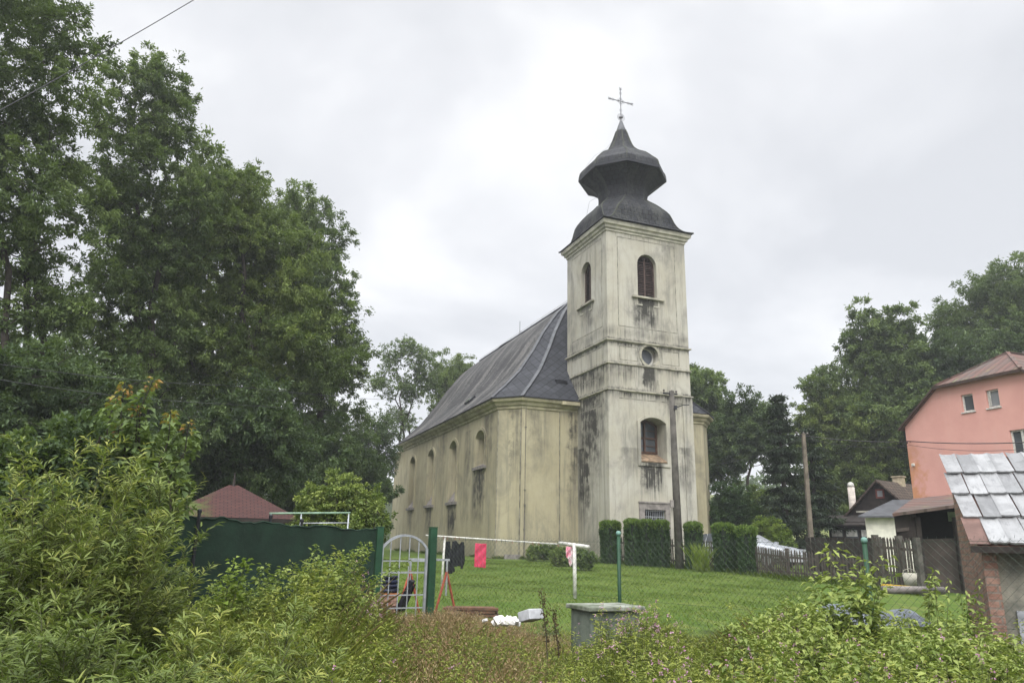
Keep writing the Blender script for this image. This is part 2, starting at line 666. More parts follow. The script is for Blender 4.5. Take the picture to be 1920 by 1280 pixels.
MT['plastic_dark'] = simple('navy_plastic', (.012, .016, .04), .5, .3, 8)
MT['grey_block'] = simple('grey_block', (.42, .43, .45), .8, .25, 6)
MT['white_rubble'] = simple('white_rubble', (.72, .70, .68), .9, .25, 9, bump=.6)
MT['tarp'] = simple('tarp_grey', (.15, .17, .20), .55, .45, 4, bump=.6, bdist=.04)
MT['yellow'] = simple('yellow_board', (.55, .36, .04), .7, .3, 6)
MT['stone'] = simple('wall_stone', (.20, .165, .11), .95, .45, 3, bump=.8, bdist=.04)
MT['box_metal'] = simple('cabinet_paint', (.12, .14, .115), .7, .5, 3.2, bump=.4, col2=(.05, .062, .05))
MT['box_top'] = simple('cabinet_top', (.22, .23, .20), .85, .55, 4, col2=(.07, .085, .05))
MT['screen'] = simple('screen_net', (.009, .026, .015), .9, .3, 3, bump=.5)
MT['gaz_roof'] = None

# ------------------------------------------------------------------ ground
xs = np.concatenate([np.linspace(-420, -60, 26)[:-1], np.linspace(-60, 60, 121), np.linspace(60, 420, 26)[1:]])
ys = np.concatenate([np.linspace(-60, 0, 13)[:-1], np.linspace(0, 60, 101), np.linspace(60, 640, 50)[1:]])
gx, gy = np.meshgrid(xs, ys)
gzv = gz(gx, gy)
mb = MB()
mb.v = [tuple(p) for p in np.stack([gx, gy, gzv], -1).reshape(-1, 3)]
nx = len(xs)
mb.f = [[j * nx + i, j * nx + i + 1, (j + 1) * nx + i + 1, (j + 1) * nx + i] for j in range(len(ys) - 1) for i in range(nx - 1)]
mb.uv = [None] * len(mb.f)
m_ = NT('ground')
co = m_.co()
gX, gY, gZ = m_.xyz(co)
nb = m_.noise(co, .5, 5, .6)
nf = m_.noise(co, 9, 5, .75)
nm = m_.noise(co, 2.2, 4, .6)
lawn = m_.mix(m_.mr(nb, .35, .65), (.066, .112, .018), (.096, .138, .028))
lawn = m_.mix(m_.mr(nf, .4, .7, 0, .5), lawn, (.045, .075, .014))
lawn = m_.mix(m_.mr(nm, .48, .70, 0, .7), lawn, (.135, .15, .045))
wild = m_.mix(m_.mr(nm, .35, .65), (.035, .045, .014), (.075, .06, .03))
field = m_.mix(m_.mr(nb, .35, .65), (.095, .12, .035), (.12, .13, .045))
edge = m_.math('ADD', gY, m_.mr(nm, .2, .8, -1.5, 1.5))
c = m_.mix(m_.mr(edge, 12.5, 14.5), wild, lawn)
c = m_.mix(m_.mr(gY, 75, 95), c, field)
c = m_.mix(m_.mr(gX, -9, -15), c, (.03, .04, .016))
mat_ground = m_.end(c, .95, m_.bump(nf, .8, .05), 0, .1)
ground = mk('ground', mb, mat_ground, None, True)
tag(ground, kind='structure')

# ------------------------------------------------------------------ church
A = np.array([-0.3616, 0.9323, 0.0])
B = np.array([0.9323, 0.3616, 0.0])
O = np.array([4.99, 36.81, 0.0])
church = thing('church', 'cream plastered village church with dark slate roof and onion-domed front tower', 'church', O, math.atan2(B[1], B[0]))


def arch(cx, hw, z0, zs, rise=None, n=12):
    """opening outline: bottom z0, springing zs, arch rise"""
    rise = hw if rise is None else rise
    if rise >= hw - 1e-6:
        r, cz = hw, zs
        a0 = 0
    else:
        r = (hw * hw + rise * rise) / (2 * rise)
        cz = zs + rise - r
        a0 = math.acos(hw / r)
    pts = [(cx - hw, z0), (cx + hw, z0)]
    for i in range(n + 1):
        t = a0 + (math.pi - 2 * a0) * i / n
        pts.append((cx + r * math.cos(t), cz + r * math.sin(t)))
    return pts


def circle(cx, cz, r, n=24):
    return [(cx + r * math.cos(2 * math.pi * i / n), cz + r * math.sin(2 * math.pi * i / n)) for i in range(n)]


def frame_strip(mb, inner, outer, o, u, v, out, th):
    """raised band between two outlines with the same number of points"""
    o, u, v, out = Vector(o), Vector(u), Vector(v), Vector(out)
    n = len(inner)
    I = [o + u * p[0] + v * p[1] for p in inner]
    Q = [o + u * p[0] + v * p[1] for p in outer]
    vs = [p + out * th for p in I] + [p + out * th for p in Q] + I + Q
    fs = []
    for i in range(n):
        j = (i + 1) % n
        fs += [(i, j, n + j, n + i), (n + i, n + j, 3 * n + j, 3 * n + i), (2 * n + i, 2 * n + j, j, i)]
    mb.add(vs, fs)


UX, UY, UZ = Vector((1, 0, 0)), Vector((0, 1, 0)), Vector((0, 0, 1))
Z0, ZT = 0.2, 18.2
TD = 4.85
belf = arch(2.5, .6, 14.52, 16.42)
low = arch(2.58, .77, 5.72, 7.68, .28)
rnd = circle(2.52, 11.28, .52)
bar_ = [(1.92, 2.35), (3.15, 2.35), (3.15, 3.3), (1.92, 3.3)]
tw = MB()
tw.wall([(0, Z0), (5, Z0), (5, ZT), (0, ZT)], [belf, rnd, low, bar_], (0, 0, 0), UX, UZ, (0, 1, 0), [.42, .55, .95, .3])
belfl = arch(2.42, .6, 14.52, 16.42)
tw.wall([(0, Z0), (TD, Z0), (TD, ZT), (0, ZT)], [belfl], (0, 0, 0), UY, UZ, (1, 0, 0), [.42])
tw.wall([(0, Z0), (TD, Z0), (TD, ZT), (0, ZT)], [belfl], (5, 0, 0), UY, UZ, (-1, 0, 0), [.42])
tw.wall([(0, 9), (5, 9), (5, ZT), (0, ZT)], [belf], (0, TD, 0), UX, UZ, (0, -1, 0), [.42])
tower = mk('tower', tw, MT['plaster_tower'], church)
# lower stage corner pilasters a little proud of the wall
pl = MB()
pl.box((-.05, -.05, Z0), (.6, -.0005, 9.2))
pl.box((-.05, -.0005, Z0), (-.0005, .6, 9.2))
mk('pilaster', pl, MT['plaster_tower'], tower)
pl = MB()
pl.box((4.45, -.05, Z0), (5.05, -.0005, 9.2))
mk('pilaster', pl, MT['plaster_tower'], tower)
tpoly = [(0, 0), (5, 0), (5, TD), (0, TD)]
sc_ = MB()
for z, h, p in ((11.93, .13, .11), (10.68, .09, .07), (9.28, .11, .10)):
    sc_.ring(tpoly, [(0, z - h), (p * .6, z - h * .6), (p, z - h * .5), (p, z), (0, z + .03)])
mk('string_course', sc_, MT['ledge'], tower)
co_ = MB()
co_.ring(tpoly, [(0, 18.02), (.05, 18.05), (.06, 18.16), (.14, 18.2), (.17, 18.33), (.27, 18.38), (.3, 18.5), (.3, 18.6), (0, 18.62)])
mk('cornice', co_, MT['cornice'], tower)
# scored panel lines
gr = MB()


def groove(mb, rect, o, u, out, wd=.04, segs=('b', 't', 'l', 'r')):
    x0, z0, x1, z1 = rect
    o, u, out = Vector(o), Vector(u), Vector(out)
    for k in segs:
        a, b, c, d = {'b': (x0, z0, x1, z0 + wd), 't': (x0, z1 - wd, x1, z1), 'l': (x0, z0 + wd, x0 + wd, z1 - wd), 'r': (x1 - wd, z0 + wd, x1, z1 - wd)}[k]
        mb.prism([(a, b), (c, b), (c, d), (a, d)], o, u, UZ, out * .004)


fo, fout = (0, -.0005, 0), (0, -1, 0)
groove(gr, (.65, 12.7, 4.32, 17.8), fo, UX, fout)
groove(gr, (.68, 10.86, 1.80, 11.64), fo, UX, fout)
groove(gr, (3.25, 10.86, 4.36, 11.64), fo, UX, fout)
groove(gr, (.62, Z0, 4.43, 8.86), fo, UX, fout, .045, ('t',))
lo_, lout = (-.0005, 0, 0), (-1, 0, 0)
groove(gr, (.55, 12.7, 4.25, 17.8), lo_, UY, lout)
groove(gr, (.6, 10.0, 4.25, 11.64), lo_, UY, lout)
groove(gr, (.62, Z0, 3.5, 8.5), lo_, UY, lout, .045, ('t',))
for i, (x, z) in enumerate([(1.35, 14.25), (2.0, 14.0), (3.0, 14.1)]):
    pass
mk('panel_groove', gr, MT['groove'], tower)

# tower windows


def louvre_window(cx, hw, z0, zs, o, u, inw, parent):
    o, u, inw = Vector(o), Vector(u), Vector(inw)
    back = MB()
    back.prism(arch(cx, hw + .02, z0 - .02, zs), o + inw * .40, u, UZ, inw * .03)
    wnd = mk('belfry_window', back, MT['dark'], parent)
    sl = MB()
    nsl = 24
    top = zs + hw
    for i in range(nsl):
        z = z0 + .04 + (top - z0 - .08) * i / nsl
        half = hw if z < zs else math.sqrt(max(.0, hw * hw - (z - zs) ** 2))
        half -= .03
        if half < .08:
            continue
        jit = random.uniform(-.02, .02)
        for a, b in ((-half, -.04), (.04, half)):
            p0 = o + u * (cx + a) + UZ * (z + jit) + inw * .28
            sl.add([p0, p0 + u * (b - a), p0 + u * (b - a) + inw * .1 + UZ * .075, p0 + inw * .1 + UZ * .075,
                    p0 + UZ * .018, p0 + u * (b - a) + UZ * .018, p0 + u * (b - a) + inw * .1 + UZ * .093, p0 + inw * .1 + UZ * .093],
                   [(0, 1, 2, 3), (7, 6, 5, 4), (0, 4, 5, 1), (1, 5, 6, 2), (2, 6, 7, 3), (3, 7, 4, 0)])
    mk('louvre', sl, MT['louvre'], wnd)
    fr = MB()
    inn = arch(cx, hw - .07, z0 + .06, zs)
    out_ = arch(cx, hw - .005, z0 + .005, zs)
    frame_strip(fr, inn, out_, o + inw * .3, u, UZ, -inw, .05)
    fr.prism([(cx - .04, z0), (cx + .04, z0), (cx + .04, top - .06), (cx - .04, top - .06)], o + inw * .25, u, UZ, inw * .05)
    mk('frame', fr, MT['louvre'], wnd)
    si = MB()
    si.prism([(cx - hw - .4, z0 - .11), (cx + hw + .4, z0 - .11), (cx + hw + .4, z0 - .005), (cx - hw - .4, z0 - .005)], o - inw * .16, u, UZ, inw * .158)
    mk('sill', si, MT['ledge'], wnd)
    for d in (-1, 1):
        ap = MB()
        for x0, x1, z1, z2 in ((.63, .72, z0 - .5, z0 - .12), (.35, .63, z0 - .5, z0 - .43)):
            q = sorted((cx + d * x0, cx + d * x1))
            ap.prism([(q[0], z1), (q[1], z1), (q[1], z2), (q[0], z2)], o - inw * .025, u, UZ, inw * .0245)
        mk('apron', ap, MT['cornice'], wnd)


louvre_window(2.5, .6, 14.52, 16.42, (0, 0, 0), UX, (0, 1, 0), tower)
louvre_window(2.42, .6, 14.52, 16.42, (0, 0, 0), UY, (1, 0, 0), tower)
louvre_window(2.42, .6, 14.52, 16.42, (5, 0, 0), UY, (-1, 0, 0), tower)

rw = MB()
rw.prism(circle(2.52, 11.28, .54), (0, .5, 0), UX, UZ, (0, .03, 0))
rwo = mk('round_window', rw, simple('round_glass', (.09, .10, .115), .3, .3, 3, 0, .5), tower)
fr = MB()
frame_strip(fr, circle(2.52, 11.28, .43), circle(2.52, 11.28, .515), (0, .5, 0), UX, UZ, (0, -1, 0), .05)
mk('frame', fr, MT['white_paint'], rwo)
fr = MB()
frame_strip(fr, circle(2.52, 11.28, .522), circle(2.52, 11.28, .66), (0, 0, 0), UX, UZ, (0, -1, 0), .035)
mk('surround', fr, MT['ledge'], rwo)

lw = MB()
lw.prism(arch(2.58, .79, 5.7, 7.68, .28), (0, .9, 0), UX, UZ, (0, .03, 0))
lwo = mk('lower_window', lw, MT['glass'], tower)
fr = MB()
frame_strip(fr, arch(2.58, .66, 6.3, 7.62, .2), arch(2.58, .765, 6.2, 7.68, .27), (0, .9, 0), UX, UZ, (0, -1, 0), .07)
fr.box((2.53, .82, 6.25), (2.63, .895, 7.85))
fr.box((1.85, .84, 6.95), (3.3, .885, 7.05))
fr.box((1.85, .86, 6.58), (3.3, .88, 6.61))
fr.box((1.85, .86, 7.38), (3.3, .88, 7.41))
mk('frame', fr, MT['brown_frame'], lwo)
si = MB()
si.add([(1.815, -.05, 5.725), (3.345, -.05, 5.725), (3.345, .92, 6.2), (1.815, .92, 6.2), (1.815, -.05, 5.66), (3.345, -.05, 5.66), (3.345, .92, 5.66), (1.815, .92, 5.66)],
       [(0, 1, 2, 3), (7, 6, 5, 4), (0, 4, 5, 1), (1, 5, 6, 2), (2, 6, 7, 3), (3, 7, 4, 0)])
mk('sill', si, simple('sill_tile', (.24, .17, .11), .85, .5, 4), lwo)
fr = MB()
frame_strip(fr, arch(2.58, .775, 5.6, 7.68, .282), arch(2.58, .95, 5.45, 7.75, .36), (0, 0, 0), UX, UZ, (0, -1, 0), .06)
mk('surround', fr, MT['plaster_tower'], lwo)

bw = MB()
bw.prism([(1.9, 2.33), (3.17, 2.33), (3.17, 3.32), (1.9, 3.32)], (0, .25, 0), UX, UZ, (0, .03, 0))
bwo = mk('barred_window', bw, MT['dark'], tower)
fr = MB()
frame_strip(fr, [(1.93, 2.36), (3.14, 2.36), (3.14, 3.29), (1.93, 3.29)], [(1.63, 2.0), (3.42, 2.0), (3.42, 3.6), (1.63, 3.6)], (0, 0, 0), UX, UZ, (0, -1, 0), .06)
fr.box((1.6, -.1, 3.603), (3.45, -.002, 3.68))
mk('stone_surround', fr, MT['stone_frame'], bwo)
fr = MB()
for i in range(11):
    x = 1.98 + i * .11
    fr.tube([(x, .06, 2.36), (x, .06, 3.29)], .013, 5)
for i in range(5):
    x = 2.09 + i * .22
    fr.tube([(x - .1, .06, 2.9), (x, .055, 2.65), (x + .1, .06, 2.9)], .01, 4)
fr.bar((1.93, .06, 2.95), (3.14, .06, 2.95), .02, .03)
fr.bar((1.93, .06, 3.24), (3.14, .06, 3.24), .02, .03)
mk('bar', fr, MT['galv'], bwo)

# tower dome


def octring(wd, c, z):
    a = wd - c
    return [(2.5 + x, TD / 2 + y, z) for x, y in ((a, -wd), (wd, -a), (wd, a), (a, wd), (-a, wd), (-wd, a), (-wd, -a), (-a, -wd))]


def dome(levels, mb):
    """levels: (half width, chamfer, z); catmull-rom refined"""
    L = np.array(levels, float)
    P = np.vstack([L[0] * 2 - L[1], L, L[-1] * 2 - L[-2]])
    fine_ = []
    for i in range(1, len(P) - 2):
        for t in (0, .25, .5, .75):
            a, b, c, d = P[i - 1], P[i], P[i + 1], P[i + 2]
            fine_.append(.5 * (2 * b + (c - a) * t + (2 * a - 5 * b + 4 * c - d) * t * t + (3 * b - a - 3 * c + d) * t ** 3))
    fine_.append(P[-2])
    vs, vv, s_ = [], [], 0
    for i, (wd, c, z) in enumerate(fine_):
        vs += octring(max(wd, .01), max(c, .002), z)
        if i:
            s_ += math.hypot(fine_[i][0] - fine_[i - 1][0], fine_[i][2] - fine_[i - 1][2])
        vv.append(s_)
    fs, uvs = [], []
    for i in range(len(fine_) - 1):
        for k in range(8):
            j = (k + 1) % 8
            fs.append((i * 8 + k, i * 8 + j, i * 8 + 8 + j, i * 8 + 8 + k))
            def hl(q):
                p0, p1 = vs[q * 8 + k], vs[q * 8 + j]
                return math.hypot(p0[0] - p1[0], p0[1] - p1[1]) / 2
            a, b = hl(i), hl(i + 1)
            uvs.append([(k * 7.3 - a, vv[i]), (k * 7.3 + a, vv[i]), (k * 7.3 + b, vv[i + 1]), (k * 7.3 - b, vv[i + 1])])
    mb.add(vs, fs, uvs)
    return [[vs[i * 8 + k] for i in range(0, len(fine_), 2)] for k in range(8)]


dm = MB()
edges_ = dome([(2.88, .02, 18.63), (2.62, .12, 18.72), (2.46, .28, 18.92), (2.38, .46, 19.25), (2.33, .66, 19.75), (2.16, .8, 20.1), (1.86, .8, 20.48), (1.55, .75, 20.78), (1.36, .74, 21.02)], dm)
tr = mk('tower_roof', dm, MT['slate_tower'], church)
dm = MB()
dome([(1.33, .73, 20.95), (1.33, .73, 21.45), (1.45, .8, 21.85), (1.78, .98, 22.2), (2.3, 1.3, 22.58)], dm)
mk('lantern_neck', dm, MT['slate_tower'], tr)
dm = MB()
edges_ += dome([(2.38, 1.33, 22.78), (2.3, 1.28, 23.15), (2.05, 1.2, 23.45), (1.62, .95, 23.92), (1.24, .73, 24.18), (.98, .57, 24.42), (.76, .44, 24.72), (.52, .3, 25.3), (.3, .17, 26.0)], dm)
mk('upper_dome', dm, MT['slate_tower'], tr)
mossy = simple('mossy_slate', (.032, .034, .031), .9, .5, 3, col2=(.06, .064, .045))
for q in edges_:
    dm = MB()
    dm.tube([(x, y, z) for x, y, z in q], .04, 5, False)
    mk('hip_cap', dm, mossy, tr)
dm = MB()
dm.add(octring(2.42, 1.36, 22.6) + octring(2.42, 1.36, 22.76), [(k, (k + 1) % 8, (k + 1) % 8 + 8, k + 8) for k in range(8)] + [tuple(range(8))[::-1], tuple(range(8, 16))])
mk('eaves_board', dm, MT['iron'], tr)
dm = MB()
dm.add(octring(.31, .18, 25.98) + octring(.08, .045, 26.72), [(k, (k + 1) % 8, (k + 1) % 8 + 8, k + 8) for k in range(8)] + [tuple(range(8, 16))])
mk('spire_cap', dm, MT['flash'], tr)
dm = MB()
dm.ring(tpoly, [(.30, 18.6), (.37, 18.6), (.37, 18.64), (.2, 18.68)])
mk('eaves_edge', dm, MT['iron'], tr)
cr = MB()
cx, cy = 2.5, TD / 2
cr.tube([(cx, cy, 26.6), (cx, cy, 29.0)], .032, 6)
cr.tube([(cx - .8, cy, 28.13), (cx + .8, cy, 28.13)], .03, 6)
for a, b in ((-.8, 28.13), (.8, 28.13), (0, 29.02)):
    for dx, dz in ((0, 0), (.07, .07), (-.07, .07), (-.07, -.07), (.07, -.07)):
        cr.lathe([(.0, -.04), (.04, 0), (.0, .04)], 6, (cx + a + dx * .8, cy, b + dz * .8), False)
for a, b in ((-.55, 28.13), (.55, 28.13), (0, 28.7), (0, 27.5)):
    cr.torus((cx + a, cy, b), .085, .012, n=14, m=5)
for k in range(8):
    t = math.pi * k / 4 + math.pi / 8
    cr.tube([(cx, cy, 28.13), (cx + .27 * math.cos(t), cy, 28.13 + .27 * math.sin(t))], .011, 4)
cr.torus((cx, cy, 28.13), .17, .012, n=18, m=5)
for k in range(3):
    cr.torus((cx, cy, 27.0), .24 - .075 * k, .014, n=22, m=5)
cr.lathe([(.02, -.12), (.11, -.05), (.13, 0), (.11, .05), (.02, .12)], 12, (cx, cy, 27.0), False)
cr.lathe([(.09, 0), (.05, .1), (.04, .25)], 10, (cx, cy, 26.65))
mk('cross', cr, MT['cross_metal'], tr)
lc = MB()
lc.tube([(2.45, 2.3, 26.6), (1.95, 2.3, 25.3), (1.35, 2.3, 24.5), (.55, 2.3, 23.85), (-.02, 2.3, 23.0), (-.1, 2.3, 22.5), (.9, 2.3, 21.6), (.8, 2.3, 21.25), (.2, 2.3, 20.8), (-.05, 2.3, 19.6), (-.25, 2.3, 18.9), (-.5, 2.3, 18.6), (-.5, 2.3, 18.4), (-.06, 2.3, 17.8)], .007, 4)
mk('lightning_wire', lc, MT['iron'], tr)

# nave
nl, nr, nf_, nbk = -4.3, 9.3, 3.6, 27.6
npoly = [(-3.3, nf_), (8.3, nf_), (nr, nf_ + 1), (nr, nbk), (nl, nbk), (nl, nf_ + 1)]
nv = MB()
ZN = 8.9
wins = []
for i, cy_ in enumerate((7.35, 12.6, 17.9, 23.2)):
    wins.append(arch(cy_, .77, 5.72 if i == 0 else 3.95, 7.35, .4))
nv.wall([(nf_ + 1, Z0), (nbk, Z0), (nbk, ZN), (nf_ + 1, ZN)], wins, (nl, 0, 0), UY, UZ, (1, 0, 0), [.62] * 4)
nv.wall([(nf_ + 1, Z0), (nbk, Z0), (nbk, ZN), (nf_ + 1, ZN)], wins, (nr, 0, 0), UY, UZ, (-1, 0, 0), [.62] * 4)
for (p, q) in ((npoly[5], npoly[0]), ((-3.3, nf_), (0, nf_)), ((5, nf_), (8.3, nf_)), (npoly[1], npoly[2]), (npoly[3], npoly[4])):
    nv.add([(p[0], p[1], Z0), (q[0], q[1], Z0), (q[0], q[1], ZN), (p[0], p[1], ZN)], [(0, 1, 2, 3)])
# raised window surrounds and the pilaster by the tower
nave = mk('nave_wall', nv, MT['plaster_nave'], church)
for x0, x1, th_ in ((-1.05, -.0005, .07), (5.0005, 6.05, .07), (-3.3, -3.0, .03)):
    pl = MB()
    pl.box((x0, nf_ - th_, Z0), (x1, nf_ - .0005, 8.55))
    mk('pilaster', pl, MT['plaster_nave'], nave)
gr = MB()
gr.box((-1.085, nf_ - .012, Z0), (-1.052, nf_ - .0008, 8.6))
gr.prism([(-.018, Z0), (.018, Z0), (.018, 8.5), (-.018, 8.5)], (-3.33, nf_ + .015, 0), (.707, -.707, 0), UZ, Vector((-.707, -.707, 0)) * .03)
gr.prism([(-.012, Z0), (.012, Z0), (.012, 8.5), (-.012, 8.5)], (-4.28, nf_ + .97, 0), (.707, -.707, 0), UZ, Vector((-.707, -.707, 0)) * .02)
mk('corner_groove', gr, MT['groove'], nave)
for i, cy_ in enumerate((7.35, 12.6, 17.9, 23.2)):
    z0 = 5.72 if i == 0 else 3.95
    g = MB()
    g.prism(arch(cy_, .79, z0 - .02, 7.35, .4), (nl + .58, 0, 0), UY, UZ, (.03, 0, 0))
    wnd = mk('nave_window', g, MT['glass'], nave)
    fr = MB()
    frame_strip(fr, arch(cy_, .80, z0 - .02, 7.35, .41), arch(cy_, 1.05, z0 - .03, 7.35, .6), (nl, 0, 0), UY, UZ, (-1, 0, 0), .07)
    mk('surround', fr, MT['plaster_nave'], wnd)
    si = MB()
    zt = z0 + (.25 if i == 0 else .95)
    si.add([(nl - .03, cy_ - .765, z0 + .004), (nl - .03, cy_ + .765, z0 + .004), (nl + .57, cy_ + .765, zt), (nl + .57, cy_ - .765, zt),
            (nl - .03, cy_ - .765, z0 - .1), (nl - .03, cy_ + .765, z0 - .1), (nl + .57, cy_ + .765, z0 - .1), (nl + .57, cy_ - .765, z0 - .1)],
           [(0, 1, 2, 3), (7, 6, 5, 4), (0, 4, 5, 1), (1, 5, 6, 2), (2, 6, 7, 3), (3, 7, 4, 0)])
    si.box((nl - .13, cy_ - 1.1, z0 - .2), (nl - .003, cy_ + 1.1, z0 - .03))
    mk('sill', si, MT['stone_frame'], wnd)
cn = MB()
cn.ring(npoly, [(0, 8.5), (.06, 8.55), (.07, 8.66), (.17, 8.72), (.22, 8.86), (.36, 8.92), (.4, 9.0), (.4, 9.08), (0, 9.1)])
cn.box((-1.12, nf_ - .5, 8.86), (-.06, nf_ - .25, 9.04))
mk('nave_cornice', cn, MT['cornice_nave'], nave)
dp = MB()
dp.tube([(-3.08, nf_ - .06, 9.0), (-3.08, nf_ - .06, 3.4)], .016, 5)
dp.tube([(-3.08, nf_ - .07, 3.4), (-3.08, nf_ - .07, .7)], .03, 6)
dp.box((-3.12, nf_ - .12, 3.38), (-3.04, nf_ - .02, 3.5))
for px_ in (7.5, 4.2, 2.2):
    dp.box((-3.13, nf_ - .08, px_), (-3.03, nf_ - .004, px_ + .06))
mk('earthing_rod', dp, simple('rod_grey', (.15, .14, .115), .7), nave)

# nave roof, bellcast profile: inset from the eave -> height
PD = np.array([0, .45, 1.0, 2.07, 3.2, 4.14, 5.4, 6.36, 7.25])
PZ = np.array([9.1, 9.52, 10.0, 11.05, 12.55, 14.0, 15.6, 16.5, 17.12])
ovh = .45
ex0, ex1 = nl - ovh, nr + ovh
ey0, ey1 = nf_ - ovh, nbk + .35
RX, RY = 2.5, 8.8
sl_len = np.concatenate([[0], np.cumsum(np.hypot(np.diff(PD), np.diff(PZ)))])


def at_t(p, k, z=True):
    t = PD[k] / PD[-1]
    return (p[0] + (RX - p[0]) * t, p[1] + (RY - p[1]) * t, PZ[k])


eave = [(-3.3 - .19, ey0), (8.3 + .19, ey0), (ex1, nf_ + 1 - .19), (ex0, nf_ + 1 - .19)]
sideL, sideR, frontF = MB(), MB(), MB()
for k in range(len(PD) - 1):
    for (mbx, xe, pc) in ((sideL, ex0, eave[3]), (sideR, ex1, eave[2])):
        sgn = 1 if xe < RX else -1
        a, b = at_t(pc, k), at_t(pc, k + 1)
        c_, d = (xe + sgn * PD[k], ey1, PZ[k]), (xe + sgn * PD[k + 1], ey1, PZ[k + 1])
        a = (c_[0], a[1], PZ[k])
        b = (d[0], b[1], PZ[k + 1])
        q = [a, c_, d, b]
        uv = [(p[1], sl_len[k] if i < 2 else sl_len[k + 1]) for i, p in enumerate(q)]
        if k == len(PD) - 2:
            q, uv = [a, c_, d, b], uv
        mbx.add(q, [(3, 2, 1, 0)] if sgn > 0 else [(0, 1, 2, 3)], [uv[::-1] if sgn > 0 else uv])
    for (p, q) in ((eave[0], eave[1]), (eave[3], eave[0]), (eave[1], eave[2])):
        a, b, c_, d = at_t(p, k), at_t(q, k), at_t(q, k + 1), at_t(p, k + 1)
        L0 = math.hypot(p[0] - q[0], p[1] - q[1])
        t0, t1 = 1 - PD[k] / PD[-1], 1 - PD[k + 1] / PD[-1]
        uv = [(-L0 / 2 * t0, sl_len[k]), (L0 / 2 * t0, sl_len[k]), (L0 / 2 * t1, sl_len[k + 1]), (-L0 / 2 * t1, sl_len[k + 1])]
        if k == len(PD) - 2:
            frontF.add([a, b, c_], [(0, 1, 2)], [uv[:3]])
        else:
            frontF.add([a, b, c_, d], [(0, 1, 2, 3)], [uv])
for mbx in (sideR,):
    sideL.add(mbx.v, mbx.f, mbx.uv)
roof = mk('nave_roof', sideL, MT['slate_nave'], church)
mk('hip_slope', frontF, MT['slate_front'], roof)
hp = MB()
for p in eave:
    pts = [Vector(at_t(p, k)) + Vector((0, 0, .03)) for k in range(len(PD))]
    if p in (eave[2], eave[3]):
        pts = [Vector((RX + (1 if p[0] > RX else -1) * (7.25 - PD[k]), at_t(p, k)[1], PZ[k] + .03)) for k in range(len(PD))]
    for i in range(len(pts) - 1):
        hp.bar(pts[i], pts[i + 1], .20, .05)
mk('hip_flashing', hp, MT['flash'], roof)
hp = MB()
hp.bar((RX, RY, 17.16), (RX, ey1, 17.16), .28, .07)
mk('ridge_cap', hp, MT['iron'], roof)
gt = MB()
gp = [(2.5 + s_ * (7.25 - PD[k]), PZ[k]) for s_, ks in ((-1, range(len(PD))), (1, range(len(PD) - 2, -1, -1))) for k in ks]
gp = [(x, z - .05) for x, z in gp]
gt.prism([(x * .985 + .04, z - .06) for x, z in gp], (0, nbk + .05, 0), UX, UZ, (0, .1, 0))
mk('gable', gt, MT['plaster_nave'], roof)
ed = MB()
ed.ring([(eave[3][0], eave[3][1]), (eave[0][0], eave[0][1]), (-.38, ey0)], [(-.02, 9.085), (.03, 9.085), (.03, 9.125), (-.02, 9.14)], False)
ed.ring([(ex0, ey1), (ex0, eave[3][1])], [(-.02, 9.085), (.03, 9.085), (.03, 9.125), (-.02, 9.14)], False)
mk('eaves_edge', ed, MT['iron'], roof)


def on_slope(y, d):
    k = int(np.searchsorted(PD, d) - 1)
    t = (d - PD[k]) / (PD[k + 1] - PD[k])
    z = PZ[k] + t * (PZ[k + 1] - PZ[k])
    n_ = Vector((-(PZ[k + 1] - PZ[k]), 0, PD[k + 1] - PD[k])).normalized()
    s_ = Vector((PD[k + 1] - PD[k], 0, PZ[k + 1] - PZ[k])).normalized()
    return Vector((ex0 + d, y, z)), n_, s_


for (y, d, wd, hg) in ((12.6, 1.45, 1.0, .55), (20.4, 6.75, 1.5, .5)):
    p, n_, s_ = on_slope(y, d)
    M = Matrix.Translation(p) @ Matrix((UY, s_, n_)).transposed().to_4x4()
    sk = MB()
    sk.box((-wd / 2, -hg / 2, -.05), (wd / 2, hg / 2, .13), M)
    so = mk('roof_hatch', sk, MT['iron'], roof)
    sk = MB()
    sk.box((-wd / 2 + .08, -hg / 2 + .08, .131), (wd / 2 - .08, hg / 2 - .08, .14), M)
    mk('pane', sk, MT['glass'], so)
sk = MB()
sk.box((-.35, 0, 0), (.35, .35, .35), Matrix.Translation((-.7, 4.1, 10.1)))
mk('roof_vent', sk, MT['iron'], roof)
sk = MB()
sk.tube([(RX, 18.6, 17.1), (RX, 18.6, 18.3)], .02, 5)
for i in range(9):
    sk.tube([(RX, 10 + i * 2.1, 17.15), (RX, 10 + i * 2.1, 17.42)], .012, 4)
sk.tube([(RX, 9.5, 17.4), (RX, ey1, 17.4)], .01, 4)
mk('lightning_rod', sk, MT['iron'], roof)
